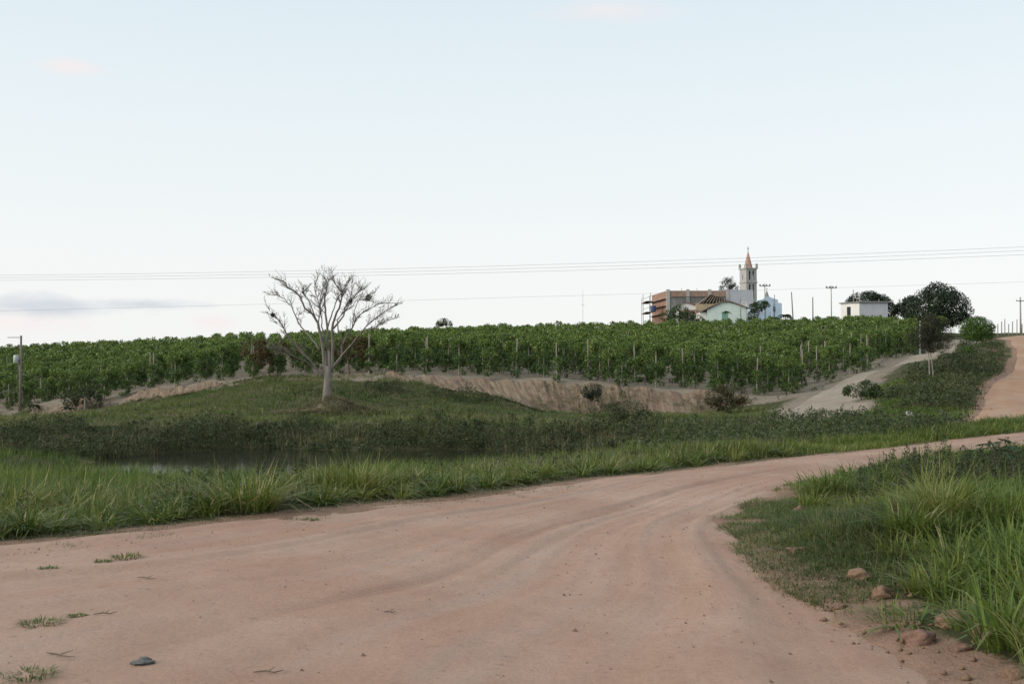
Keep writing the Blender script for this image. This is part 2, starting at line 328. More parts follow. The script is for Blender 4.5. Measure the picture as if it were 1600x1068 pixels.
# ------------------------------------------------------------------ terrain
ctrl = [(-12, -12, 0), (0, -12, 0), (6, -12, 0), (-12, 0, 0), (0, 0, 0), (5, 0, 0), (-9.5, 8.5, 0), (0, 8, 0), (2.6, 8, 0), (-5, 11.6, 0), (0, 13, 0), (3, 15, 0), (-2, 15, 0), (2, 19, 0),
        (5, 21.5, 0), (9, 26, 0), (14, 32, 0), (20, 38.5, 0), (28, 45, 0.05), (-14, 6, 0),
        (5.5, 8, .25), (4.2, 11, .22), (6, 13, .32), (9, 18, .3), (12, 24, .08), (16, 20, .2), (14, 10, .3), (22, 30, .05), (30, 38, .0), (4.5, 5, .1),
        (-10, 16, -.25), (-6, 18, -.3), (-16, 16, -.4), (-20, 25, -1.0), (-10, 24, -.9), (-4, 24, -.7), (2, 28, -.5), (-15, 33, -1.2), (-5, 33.5, -1.15), (4, 36, -1.0), (10, 38, -.5), (-28, 33, -1.1), (-13, 36.5, -1.4), (-5, 37, -1.4), (1, 39, -1.35),
        (-11, 42, -2.3), (-8, 40, -2.2), (-12, 50, -1.9), (-4, 50, -1.9), (1, 48.5, -1.9), (-2, 43, -2.2), (-12, 47, -2.2), (-4, 47, -2.2), (-17.5, 42, -1.25), (-18, 48, -1.2), (-24, 40, -1.15), (-24, 47, -1.2), (-34, 45, -1.0), (6, 46, -1.0), (12, 46, -.5),
        (-16, 52.5, -.9), (-6, 52.5, -.9), (2, 51.5, -.9), (-25, 55, -1.1)]
ctrl += [W(*p) for p in [
    (100, 665, 62), (300, 650, 65), (500, 655, 60), (700, 655, 64), (850, 660, 62), (1000, 665, 58), (1150, 665, 56), (1280, 655, 58), (300, 625, 82), (450, 600, 88), (560, 600, 85), (650, 620, 78), (800, 645, 74),
    (900, 648, 76), (1000, 648, 76), (1100, 646, 75), (1180, 640, 73),
    (60, 632, 106), (130, 624, 105), (220, 612, 102), (320, 598, 99), (420, 588, 96), (60, 656, 103.5), (160, 646, 102.5), (310, 612, 97),
    (620, 586, 88), (700, 589, 87), (850, 594, 85), (930, 600, 84), (1000, 607, 83), (1100, 613, 82), (1160, 622, 81), (700, 606, 84.5), (860, 638, 81.8), (930, 643, 81), (1000, 643, 80.5), (1100, 641, 79.5),
    (32, 655, 110), (0, 645, 115), (-100, 655, 115), (-200, 645, 120), (0, 634, 119), (100, 621, 110), (300, 597, 102), (600, 581, 91), (1210, 618, 85), (1260, 606, 90), (1340, 568, 108), (1420, 556, 118),
    (1290, 645, 62), (1300, 625, 70), (1330, 592, 88), (1400, 577, 98), (1480, 552, 115), (1500, 542, 130), (1450, 592, 70), (1400, 630, 61), (1500, 640, 54), (1450, 622, 61), (1390, 610, 68),
    (700, 584, 90.5), (850, 590.5, 88.5), (930, 596.5, 87.5), (1000, 603, 86.5), (1100, 609, 85.5), (1170, 614, 85.5), (700, 575, 102), (850, 580, 100), (1000, 583, 100), (1100, 587, 100), (1200, 585, 105), (700, 558, 130), (1000, 557, 130), (850, 559, 128), (1200, 560, 130), (1300, 556, 135), (300, 576, 130), (500, 568, 120), (100, 593, 140), (450, 580, 103), (130, 622, 109), (220, 610, 106), (320, 596, 103), (220, 601, 118), (220, 637, 97.5), (130, 651, 100), (60, 659, 101), (300, 619, 92), (400, 596, 93.5), (1500, 555, 90), (1545, 541, 105), (1570, 531, 130), (1460, 572, 84),
    (1525, 645, 50), (1545, 612, 65), (1580, 580, 82), (1592, 560, 100), (1585, 540, 125), (1572, 527, 155), (1640, 612, 63), (1680, 580, 80), (1720, 560, 97), (1700, 540, 120), (1660, 525, 150), (1640, 522, 172)]]
ctrl += [(-85, 190, 4.1), (-45, 190, 6.0), (-10, 190, 7.2), (20, 190, 8.0), (50, 190, 8.8), (72, 190, 9.0), (-80, 260, 1), (-20, 260, 6), (20, 230, 10.6), (40, 240, 10.7), (60, 230, 10.7), (90, 230, 10.4), (40, 285, 10.5),
         (120, 200, 9.0), (150, 150, 9), (110, 130, 7.5), (90, 100, 5), (70, 60, 1.5), (50, 45, .2), (0, 500, -5), (300, 400, -5), (-300, 300, -12), (-200, 120, -5), (-120, 60, -2), (-60, 40, -1), (-60, 70, -1),
         (-40, 20, -.8), (-40, -20, -.3), (40, -20, .3), (40, 20, .6), (1500, 1500, -30), (-1500, 1500, -30), (0, 1500, -30), (1500, 0, -20), (-1500, 0, -25), (0, -400, -2), (1500, -400, -10), (-1500, -400, -10)]
ctrl = np.array(ctrl, float); KC = 1.2
Dm = np.sqrt(((ctrl[:, None, :2] - ctrl[None, :, :2]) ** 2).sum(-1) + KC * KC); nC = len(ctrl)
Am = np.zeros((nC + 3, nC + 3)); Am[:nC, :nC] = Dm + np.eye(nC) * -.05; Pm = np.c_[np.ones(nC), ctrl[:, :2]]; Am[:nC, nC:] = Pm; Am[nC:, :nC] = Pm.T
Wc = np.linalg.solve(Am, np.r_[ctrl[:, 2], 0, 0, 0])
TREE = W(512, 632, 66)
def h0(x, y):
    x = np.asarray(x, float); y = np.asarray(y, float); sh = x.shape; x = x.ravel(); y = y.ravel(); out = np.empty(x.shape)
    for i in range(0, len(x), 40000):
        a = x[i:i + 40000]; b = y[i:i + 40000]
        K = np.sqrt((a[:, None] - ctrl[:, 0]) ** 2 + (b[:, None] - ctrl[:, 1]) ** 2 + KC * KC)
        out[i:i + 40000] = K @ Wc[:nC] + Wc[nC] + Wc[nC + 1] * a + Wc[nC + 2] * b
    out += .95 * np.exp(-(((x - TREE[0] - .3) / 1.5) ** 2 + ((y - TREE[1] + .3) / 1.4) ** 2))
    return out.reshape(sh)
# road edges (metres), left and right side of the same cross sections
RL = [(-13, -12), (-13, -3), (-12, 4), (-9.5, 8.7), (-5.3, 11.5), (-3.7, 13.0), (-2.4, 14.6), (-0.9, 16.3), (0.5, 18.6), (2.4, 21.3), (4.9, 24.6), (7.7, 27.6), (11.6, 31.8), (16.6, 36.9), (24, 44), (38, 53)]
RR = [(5, -12), (4, -3), (2.9, 3), (2.5, 6.2), (2.42, 8.4), (2.32, 10.4), (2.36, 12.0), (2.6, 13.5), (3.06, 14.8), (4.0, 16.6), (5.8, 19), (8.3, 22.6), (11.8, 27.0), (17, 33.0), (27, 41.5), (42, 48)]
HL = [(17, 43.5), (20.4, 50), (23.5, 57), (27, 65), (36, 82), (44.5, 100), (55, 125), (67, 155), (84, 176)]
HR = [(36, 46), (35.5, 52), (33.5, 58), (35, 65), (43.2, 82), (52, 99), (63, 122), (76, 148), (95, 164)]
pth = [W(*p)[:2] for p in [(1240, 668, 55), (1285, 648, 61), (1290, 632, 67), (1310, 610, 78), (1345, 588, 90), (1405, 575, 99), (1475, 553, 113), (1503, 541, 132), (1500, 538, 150)]]
PC = catmull(pth, 60); T_ = np.gradient(PC, axis=0); T_ /= np.linalg.norm(T_, axis=1)[:, None]; N_ = np.c_[-T_[:, 1], T_[:, 0]]
pw = (1.45 + .5 * np.sin(np.linspace(0, 9, 60)))[:, None]; pw[:14] += .5; PL = PC + N_ * pw; PR = PC - N_ * pw
def poly_of(L, Rr, n=70): return np.vstack([catmull(L, n), catmull(Rr, n)[::-1]])
ROADP, HILLP, PATHP = poly_of(RL, RR), poly_of(HL, HR), np.vstack([PL, PR[::-1]])
def signed(x, y, P):                                  # >0 inside
    x = np.asarray(x, float); y = np.asarray(y, float)
    lo, hi = P.min(0) - 3, P.max(0) + 3; near = (x > lo[0]) & (x < hi[0]) & (y > lo[1]) & (y < hi[1]); d = np.full(x.shape, -9.0)
    if near.any():
        a, b = x[near], y[near]; q = polydist(a, b, P, True); d[near] = np.where(inpoly(a, b, P), q, -q)
    return d
POND = np.array([(-19, 41), (-17, 37.6), (-12, 36.6), (-6, 37.4), (0, 39), (4, 42), (5, 46), (3, 49.5), (-3, 50.8), (-9, 51.2), (-15, 50.5), (-19, 47)], float)
PLANT = np.array([W(*p)[:2] for p in [(-260, 640, 121), (-60, 636, 118), (30, 634, 114), (100, 621, 106.5), (220, 608, 102.4), (320, 597, 99.2), (430, 586, 94), (600, 581, 88.4), (700, 583, 86.8), (850, 589, 84.9), (1000, 604, 82.9), (1100, 611, 81.8), (1215, 620, 80), (1272, 604, 86), (1335, 580, 96), (1362, 566, 103), (1420, 555, 114), (1465, 545, 126), (1480, 540, 150)]]
                 + [(62, 186), (64, 197), (30, 197), (-20, 215), (-60, 215), (-130, 215)], float)
BTOP1 = [(40, 636, 106.5), (60, 632, 106), (130, 624, 105), (220, 612, 102), (320, 598, 99), (345, 595, 98)]; BBOT1 = [(40, 652, 104), (60, 656, 103.5), (130, 648, 102.7), (220, 634, 100), (320, 611, 97), (345, 600, 97)]
BTOP2 = [(600, 585, 88.5), (700, 589, 87), (850, 594, 85), (930, 600, 84), (1000, 607, 83), (1100, 613, 82), (1165, 624, 81)]; BBOT2 = [(600, 590, 87), (700, 606, 84.5), (860, 640, 81.0), (930, 645, 80.2), (1000, 645, 79.7), (1100, 643, 78.8), (1175, 635, 79.5)]
BANKP = [np.vstack([catmull([W(*q)[:2] for q in a], 60), catmull([W(*q)[:2] for q in b], 60)[::-1]]) for a, b in ((BTOP1, BBOT1), (BTOP2, BBOT2))]
CUTP = np.array([(21, 54), (25, 60), (28.5, 68), (37, 86), (45, 104), (54, 127), (50, 128), (41, 104), (33, 88), (26, 74), (22, 64)], float)
def terrain(x, y):
    """ground height and how bare the soil is"""
    x = np.asarray(x, float); y = np.asarray(y, float); z = h0(x, y)
    dr = signed(x, y, ROADP); dh = signed(x, y, HILLP); dp = signed(x, y, PATHP); pn = inpoly(x, y, PLANT)
    off = sstep(0, -1.5, np.maximum(dr, np.maximum(dh, dp)))
    z = z + off * (fbm(x * .35, y * .35, 3) - .5) * np.where(pn, .2, .45) + off * (fbm(x * 2, y * 2, 9, 3) - .5) * .10
    jag = (fbm(x * 1.3, y * 1.3, 21, 3) - .5) * .5
    z = z - .22 * sstep(.05, .5, dr + jag * 1.5) - .22 * sstep(0, .6, dh) - .22 * sstep(0, .5, dp)
    for bp in BANKP: z = z - 1.0 * sstep(-.1, .8, signed(x, y, bp))
    soil = np.maximum.reduce([sstep(-.9, .1, dr + jag * 1.6), sstep(-1.2, .1, dh), sstep(-1.6, .1, dp + jag), np.where(pn, .75, 0.)])
    soil = np.maximum(soil, .8 * sstep(3.2, 1.2, polydist(x, y, PLANT[2:19])) ); soil = np.maximum(soil, .7 * sstep(-3.0, -.8, dp + jag * 2) * sstep(64, 70, y)); soil = np.maximum(soil, .62 * inpoly(x, y, CUTP)); soil = np.maximum(soil, .45 * sstep(2.6, 1.4, np.hypot(x - TREE[0] - .3, y - TREE[1] + .8)))
    return z, soil
def hz(x, y): return terrain(np.atleast_1d(x), np.atleast_1d(y))[0]
def gpt(px, py, d0=3, d1=220):
    """where a pixel's ray meets the ground"""
    v = ray(px, py); d = np.geomspace(d0, d1, 1500); z = surf(v.x * d, d); k = np.argmax(CAMH + v.z * d < z)
    return (v.x * d[k], d[k], float(z[k]))
def gat(px, d):
    v = ray(px, 590); return (v.x * d, d, float(surf(v.x * d, d)[0]))

def spaced(segs):
    out = []
    for a, b, s in segs: out += list(np.arange(a, b, s))
    return np.array(out)
gx = np.concatenate([-np.geomspace(1500, 112, 16), spaced([(-105, -30, .8), (-30, -15, .3), (-15, 18, .15), (18, 40, .35), (40, 100, .8)]), np.geomspace(101, 1500, 16)])
gy = np.concatenate([[-400, -200, -100, -50, -25, -16], spaced([(-12, 4, .6), (4, 30, .15), (30, 60, .35), (60, 110, .5), (110, 200, 1.5), (200, 300, 6)]), np.geomspace(305, 1500, 14)])
X, Y = np.meshgrid(gx, gy); Z, SO = terrain(X.ravel(), Y.ravel())
def gridq(nx, ny):
    i = np.arange((ny - 1) * nx).reshape(ny - 1, nx)[:, :-1].ravel(); return np.c_[i, i + 1, i + nx + 1, i + nx]
ground = struct(link('ground', mesh_np('ground', np.c_[X.ravel(), Y.ravel(), Z], gridq(len(gx), len(gy)), attrs={'soil': SO, 'sand': sstep(50, 58, Y.ravel()) * (signed(X.ravel(), Y.ravel(), HILLP) < -2.5)}, smooth=True), M['ground']))
def ribbon(name, L, Rr, ns, nt, mat, relief, gamma=1.0, ext=.35):
    a = catmull(L, ns); b = catmull(Rr, ns); w = np.linalg.norm(b - a, axis=1); t = np.linspace(0, 1, nt)
    ee = ext / w; tt = t[None] * (1 + 2 * ee[:, None]) - ee[:, None]
    P = a[:, None] * (1 - tt[..., None]) + b[:, None] * tt[..., None]
    c = (a + b) / 2; s = np.r_[0, np.cumsum(np.linalg.norm(np.diff(c, axis=0), axis=1))]; u = (tt - .5) * w.mean(); S = np.repeat(s[:, None], nt, 1)
    x, y = P[..., 0], P[..., 1]; z = h0(x, y)
    rut = fbm(u * 1.3, S * .05, 31, 4) - .5; fine = fbm(u * 7, S * .25, 37, 3) - .5; lump = fbm(x * .9, y * .9, 41, 4) - .5
    z = z + relief * (rut * .16 + fine * .035 + lump * .06)
    for tc_, wd_, dep in ((.30, .09, .02), (.40, .11, .012), (.58, .09, .018), (.84, .12, .015)):
        q = (tt - tc_ - .03 * np.sin(S * .11 + tc_ * 20)) * w[:, None]; z = z - relief * dep * np.exp(-(q / wd_) ** 2) * sstep(.42, .62, fbm(S * .12 + tc_ * 50, S * 0, 5, 2)) + relief * dep * .5 * np.exp(-((np.abs(q) - 2 * wd_) / wd_) ** 2) * sstep(.42, .62, fbm(S * .12 + tc_ * 50, S * 0, 5, 2))
    edge = np.minimum(tt, 1 - tt) * w[:, None]; z = z + .0 - .16 * sstep(.12, -ext, edge)
    vv = np.c_[x.ravel(), y.ravel(), z.ravel()]; SHEETS.append(BVHTree.FromPolygons(vv.tolist(), gridq(nt, ns).tolist()))
    return struct(link(name, mesh_np(name, vv, gridq(nt, ns), smooth=True, uv=np.c_[u.ravel(), S.ravel()]), mat))
SHEETS = []
def surf(x, y):
    z = hz(x, y); x = np.atleast_1d(x); y = np.atleast_1d(y)
    for i in range(len(z)):
        for t in SHEETS:
            q = t.ray_cast(Vector((x[i], y[i], 40)), Vector((0, 0, -1)))[0]
            if q is not None: z[i] = max(z[i], q.z)
    return z
ribbon('dirt_road', RL, RR, 620, 130, M['road'], 1.0)
ribbon('hill_road', HL, HR, 160, 30, M['hillroad'], 1.2)
ribbon('sandy_path', PL, PR, 240, 24, M['path'], 1.4)
pz = -1.5; me = mesh_np('pond', np.c_[(POND - POND.mean(0)) * 1.25 + POND.mean(0), np.full(len(POND), pz)], None, [(0, i, i + 1) for i in range(1, len(POND) - 1)])
struct(link('pond', me, M['water']))
# eroded cut banks below the plantation
def bank(name, top, bot, slant=0.0, seed=0):
    top = catmull([W(*p) for p in top], 340); bot = catmull([W(*p) for p in bot], 340); nr = 26
    s = np.r_[0, np.cumsum(np.linalg.norm(np.diff(top[:, :2], axis=0), axis=1))]; f = np.linspace(-.12, 1.15, nr)
    zt = h0(top[:, 0], top[:, 1]) + .06; zb = h0(bot[:, 0], bot[:, 1]) - .1
    S = np.repeat(s[:, None], nr, 1) + slant * f[None]; F = np.repeat(f[None], len(s), 0); Fc = np.clip(F, 0, 1)
    wob = (fbm(S * .5, S * 0 + 5, seed, 3) - .5)
    x = top[:, 0:1] * (1 - F) + bot[:, 0:1] * F; y = top[:, 1:2] * (1 - F) + bot[:, 1:2] * F
    prof = Fc ** .8; z = zt[:, None] * (1 - prof) + zb[:, None] * prof
    gul = np.abs(fbm(S * 1.3, F * 1.2, seed + 5, 5) - .5) * 2.6 + .5 * np.abs(fbm(S * 3.1, F * 1.5, seed + 25, 3) - .5); env = sstep(-.12, .2, F)
    y = y - env * (.15 + .5 * wob - gul * .42 + (fbm(S * 3, F * 5, seed + 9, 4) - .5) * .5)
    z = z + sstep(.35, -.02, F) * (fbm(S * 1.2, F * 2, seed + 3, 4) - .5) * .7 - .2 * sstep(0, -.12, F) + (fbm(S * 3, F * 4, seed + 13, 3) - .5) * .12
    struct(link(name, mesh_np(name, np.c_[x.ravel(), y.ravel(), z.ravel()], gridq(nr, len(s)), smooth=True, uv=np.c_[S.ravel(), (F * 2).ravel()]), M['bank']))
bank('earth_bank', BTOP1, BBOT1, 0, 3)
bank('earth_bank', BTOP2, BBOT2, -.5, 50)

# ------------------------------------------------------------------ vegetation generators
def unit(v): return v / (np.linalg.norm(v, axis=-1, keepdims=True) + 1e-9)
def leaves(c, dirv, ln, wd, var, nrm=None):
    """diamond leaves, folded along the midrib; returns verts, quads, var"""
    n = len(c); d = unit(dirv); up = rng.normal(size=(n, 3)) if nrm is None else unit(nrm) + rng.normal(size=(n, 3)) * .38; s = unit(np.cross(up, d)); nn = np.cross(d, s)
    ln = np.broadcast_to(ln, n)[:, None]; wd = np.broadcast_to(wd, n)[:, None]
    v = np.stack([c - d * ln * .5, c + s * wd * .5 + nn * wd * .22 - d * ln * .08, c + d * ln * .5 - nn * ln * .12, c - s * wd * .5 + nn * wd * .22 - d * ln * .08], 1)
    return v.reshape(-1, 3), np.arange(4 * n).reshape(-1, 4), np.repeat(var, 4)
def blades(p, hgt, wid, azm, lean, var, nseg=3, droop=.42):
    """curved tapering grass blades"""
    n = len(p); t = np.linspace(0, 1, nseg + 1); hgt = np.broadcast_to(hgt, n); wid = np.broadcast_to(wid, n); lean = np.broadcast_to(lean, n)
    dx, dy = np.cos(azm), np.sin(azm); hx = lean[:, None] * hgt[:, None] * t ** 1.6; hzv = hgt[:, None] * (t - droop * lean[:, None] * t ** 2.2)
    c = np.stack([p[:, 0:1] + dx[:, None] * hx, p[:, 1:2] + dy[:, None] * hx, p[:, 2:3] - .03 + hzv], -1)
    fa = azm + np.pi / 2 + rng.uniform(-.7, .7, n); w = wid[:, None] * (np.array([.75, 1.0, .7, .06]) if nseg == 3 else np.linspace(1, .06, nseg + 1)) * .5
    o = np.stack([np.cos(fa)[:, None] * w, np.sin(fa)[:, None] * w, w * 0], -1)
    v = np.stack([c - o, c + o], 2).reshape(n, -1, 3); k = np.arange(nseg) * 2; base = (np.arange(n) * (2 * nseg + 2))[:, None, None]
    q = base + np.stack([k, k + 1, k + 3, k + 2], -1)[None]
    return v.reshape(-1, 3), q.reshape(-1, 4), np.repeat(var, 2 * nseg + 2)
def join(parts):
    V = []; Q = []; A = []; b = 0
    for v, q, a in parts: V.append(v); Q.append(q + b); A.append(a); b += len(v)
    return np.vstack(V), np.vstack(Q), np.concatenate(A)
def veg(name, part, mat, parent=None, loc=None):
    v, q, a = part; return link(name, mesh_np(name, v, q, attrs={'var': np.clip(a, 0, 1)}), mat, parent, loc)
def tufts(c, nb, spread, hgt, wid, lean, tv, nseg=3, dry=.06):
    """grass tufts at points c (n,3); hgt/tv per tuft"""
    n = len(c); idx = np.repeat(np.arange(n), nb); m = len(idx); a = rng.uniform(0, 2 * np.pi, m); r = spread * np.sqrt(rng.random(m))
    p = c[idx] + np.c_[np.cos(a) * r, np.sin(a) * r, np.zeros(m)]
    v = tv[idx] + rng.normal(0, .13, m); v = np.where(rng.random(m) < dry, rng.uniform(.88, 1, m), np.clip(v, 0, .86))
    return blades(p, np.broadcast_to(hgt, n)[idx] * rng.uniform(.45, 1.1, m), np.broadcast_to(wid, n)[idx] * rng.uniform(.6, 1.2, m), a + rng.normal(0, .5, m), np.abs(rng.normal(lean, lean * .5, m)), v, nseg)
def onground(x, y): return np.c_[x, y, hz(x, y)]
def scatter(poly, n):
    poly = np.asarray(poly, float); lo, hi = poly.min(0), poly.max(0); out = []
    k = 0
    while k < n:
        p = rng.uniform(lo, hi, (max(n, 500) * 2, 2)); p = p[inpoly(p[:, 0], p[:, 1], poly)]; out.append(p); k += len(p)
    return np.vstack(out)[:n]
def offroads(p, m=.0):
    k = (signed(p[:, 0], p[:, 1], ROADP) < -m) & (signed(p[:, 0], p[:, 1], HILLP) < -m) & (signed(p[:, 0], p[:, 1], PATHP) < -m); return p[k]
def cloud(blobs, n, ln, wd, gap=.42, gscale=1.6, down=.4, shell=.55, seed=0):
    """leaves through a union of ellipsoid blobs, denser near the surface, with gaps"""
    B = np.array(blobs, float); vol = B[:, 3] * B[:, 4] * B[:, 5]; vol = vol ** .75; k = rng.choice(len(B), n * 2, p=vol / vol.sum())
    d = unit(rng.normal(size=(n * 2, 3))); r = shell + (1.06 - shell) * rng.random(n * 2) ** .6; p = B[k, :3] + d * r[:, None] * B[k, 3:]
    g = (vnoise(p[:, 0] * gscale + p[:, 2] * .7, p[:, 1] * gscale + p[:, 2] * gscale * .9, seed) + vnoise(p[:, 0] * gscale * 2.3 - p[:, 2] * 2, p[:, 1] * gscale * 2 + p[:, 2] * 1.6, seed + 4) * .5) / 1.5
    keep = g > gap * rng.uniform(.75, 1.1, n * 2); p = p[keep][:n]; d = d[keep][:n]; g = g[keep][:n]
    dv = d * .8 + rng.normal(size=p.shape) * .7; dv[:, 2] -= down
    var = np.clip(rng.normal(.42, .2, len(p)) + (g - .5) * .5, 0, 1)
    return leaves(p, dv, ln * rng.uniform(.7, 1.25, len(p)), wd * rng.uniform(.7, 1.2, len(p)), var, d + np.array([0, 0, .5]))
def branch_mb(mb, a, b, r0, r1, wob=.12, n=6, sides=6):
    a = Vector(a); b = Vector(b); L = (b - a).length; pts = []; rr = []
    for i in range(n + 1):
        t = i / n; p = a.lerp(b, t)
        if 0 < i < n: p += Vector((random.uniform(-1, 1), random.uniform(-1, 1), random.uniform(-.4, .4))) * wob * L * .5
        p.z += .10 * L * math.sin(math.pi * t); pts.append(p); rr.append(r0 + (r1 - r0) * t)
    mb.tube(pts, rr, sides)
def tree(name, label, loc, trunk_h, trunk_r, blobs, n, leaf, mat, bark='bark', gap=.42, gscale=1.6, stems=1, seed=0, shell=.55, down=.4, lump=8):
    t = thing(name, label, 'tree', loc); mb = MB()
    for s in range(stems):
        ox = (s - (stems - 1) / 2) * trunk_r * 5; top = (ox * 1.6 + random.uniform(-.1, .1) * trunk_h, random.uniform(-.1, .1) * trunk_h, trunk_h)
        mb.tube([(ox, 0, -.25), (ox + .02, 0, trunk_h * .15), ((ox + top[0]) / 2 + trunk_r * .5, top[1] * .5, trunk_h * .55), top], [trunk_r * 1.35, trunk_r, trunk_r * .85, trunk_r * .7], 8)
        for b in blobs[s::stems]:
            branch_mb(mb, top, (b[0], b[1], b[2] + b[5] * .3), trunk_r * .55, trunk_r * .12, .15)
            for k in range(3):
                d = unit(rng.normal(size=3)); branch_mb(mb, (b[0] * .6 + top[0] * .4, b[1] * .6 + top[1] * .4, b[2] * .6 + top[2] * .4), (b[0] + d[0] * b[3] * .8, b[1] + d[1] * b[4] * .8, b[2] + d[2] * b[5] * .8), trunk_r * .3, trunk_r * .08, .15, 4, 5)
    mb.build('trunk', M[bark], t, smooth=True)
    lumps = list(blobs)
    for b in blobs:
        for k in range(lump):
            dd = unit(rng.normal(size=3)); f = rng.uniform(.28, .46); lumps.append((b[0] + dd[0] * b[3] * .82, b[1] + dd[1] * b[4] * .82, b[2] + dd[2] * b[5] * .82, b[3] * f, b[4] * f, b[5] * f))
    veg('crown', cloud(lumps, n, leaf, leaf * .5, gap, gscale, down, shell, seed), M[mat], t); return t

# ------------------------------------------------------------------ dead tree (main limbs follow the photograph, depths spread round the trunk)
dt = thing('dead_tree', 'bare leafless grey tree with spreading limbs standing on a small mound', 'tree', (TREE[0], TREE[1], float(hz(TREE[0], TREE[1])[0])))
TB = Vector(dt.location)
def cpt(cx, cy, dy=0): return Vector(W(380 + cx / 3.813, 400 + cy / 3.813 + 9 * max(0, 1 - cy / 650), TREE[1] + dy)) - TB
mb = MB(); mb.tube([Vector((0, 0, -.4)), cpt(500, 868), cpt(497, 840), cpt(502, 780), cpt(508, 700), cpt(508, 655)], [.38, .31, .25, .235, .235, .19], 12)
for cx in (491, 515):
    mb.tube([cpt(cx, 800, -.05), cpt(cx + 4, 740, -.12), cpt(cx, 660, -.05), cpt(cx - 4, 560, 0)], [.07, .10, .10, .08], 8)
mb.build('trunk', M['bark_pale'], dt, smooth=True)
limbs = [([(484, 700), (480, 560), (455, 430), (430, 350), (370, 290), (330, 210), (270, 165), (240, 125), (165, 100)], .17, -.8),
         ([(500, 690), (505, 540), (500, 420), (490, 290), (485, 220), (500, 150), (505, 110)], .16, .9),
         ([(525, 690), (535, 540), (535, 400), (570, 290), (590, 200), (560, 160), (535, 90)], .17, -1.1),
         ([(536, 420), (590, 350), (620, 260), (690, 190), (705, 160)], .10, 1.6),
         ([(515, 690), (580, 600), (590, 520), (650, 410), (690, 340), (800, 270), (930, 260)], .13, 1.2),
         ([(520, 680), (600, 570), (700, 450), (780, 360), (860, 300), (920, 265)], .10, -1.9),
         ([(700, 450), (770, 425), (840, 378), (910, 355)], .05, -2.2),
         ([(474, 715), (430, 660), (380, 600), (320, 530), (270, 470), (210, 370), (130, 310)], .14, -1.6),
         ([(440, 670), (360, 620), (290, 590), (220, 550), (130, 490)], .08, -2.3),
         ([(455, 555), (400, 470), (330, 380), (280, 270), (210, 215), (120, 190)], .10, 1.9),
         ([(470, 480), (445, 400), (455, 300), (430, 180), (440, 100)], .09, 1.2),
         ([(500, 420), (530, 330), (560, 240), (600, 170), (635, 110)], .08, .3),
         ([(650, 410), (665, 300), (690, 240), (740, 240), (750, 215)], .05, .9),
         ([(430, 350), (390, 250), (360, 200), (400, 150)], .06, -1.6),
         ([(590, 520), (560, 380), (610, 300), (640, 230), (650, 110)], .07, -1.9),
         ([(505, 540), (470, 420), (465, 330), (460, 230), (480, 140)], .08, -.6)]
def grow(mb, p, d, L, r, lev):
    n = 5; pts = [p]; rr = [r]; q = Vector(p); d = Vector(d)
    for i in range(n):
        d = (d + Vector((random.uniform(-1, 1), random.uniform(-1, 1), random.uniform(-.6, .75))) * .22).normalized(); q = q + d * L / n; pts.append(q.copy()); rr.append(max(.008, r * (1 - .8 * (i + 1) / n)))
    mb.tube(pts, rr, 5 if lev else 4)
    if lev > 0:
        for k in range(random.randint(3, 5)):
            i = random.randint(1, n); nd_ = (d + Vector((random.uniform(-1, 1), random.uniform(-1, 1), random.uniform(-.5, .8))) * .75).normalized(); grow(mb, pts[i], nd_, L * random.uniform(.35, .65), rr[i] * .7, lev - 1)
for pts, r, dep in limbs:
    m = len(pts); P = [cpt(x, y, dep * (i / (m - 1)) ** 1.2) for i, (x, y) in enumerate(pts)]; P = [Vector(p) for p in catmull(P, m * 3)]
    for p in P[2:]: p += Vector((random.uniform(-1, 1), random.uniform(-1, 1), random.uniform(-1, 1))) * .035
    rad = [r * .64 * (1 - .84 * (i / (len(P) - 1)) ** .8) for i in range(len(P))]; mb = MB(); mb.tube(P, rad, 7)
    for k in range(int(3 + m * 1.2)):
        i = random.randint(int(len(P) * .35), len(P) - 2); t = (P[i + 1] - P[i - 1]).normalized()
        d = (t + Vector((random.uniform(-1, 1), random.uniform(-1, 1), random.uniform(-.5, .5))) * .75).normalized(); grow(mb, P[i], d, random.uniform(.3, .85), max(.012, rad[i] * .5), 2 if k % 2 else 1)
    for i in range(max(3, len(P) - 9), len(P) - 1):
        t = (P[min(i + 2, len(P) - 1)] - P[i - 2]).normalized()
        for q in range(2): grow(mb, P[i], (t + Vector((random.uniform(-1, 1), random.uniform(-1, 1), random.uniform(-.8, .8))) * .5).normalized(), random.uniform(.35, .85) * (1 if i < len(P) - 3 else .4), .013, 1)
    mb.build('branch', M['bark_pale'], dt, smooth=True)
for cx, cy, s, dy in ((745, 222, .2, .9), (640, 245, .1, -1.2), (175, 335, .11, -1.5)):
    c = cpt(cx, cy, dy); veg('clinging_plant', cloud([(c.x, c.y, c.z, s, s, s)], 60, .2, .06, 0, 1, 0, .1), M['feather'], dt)

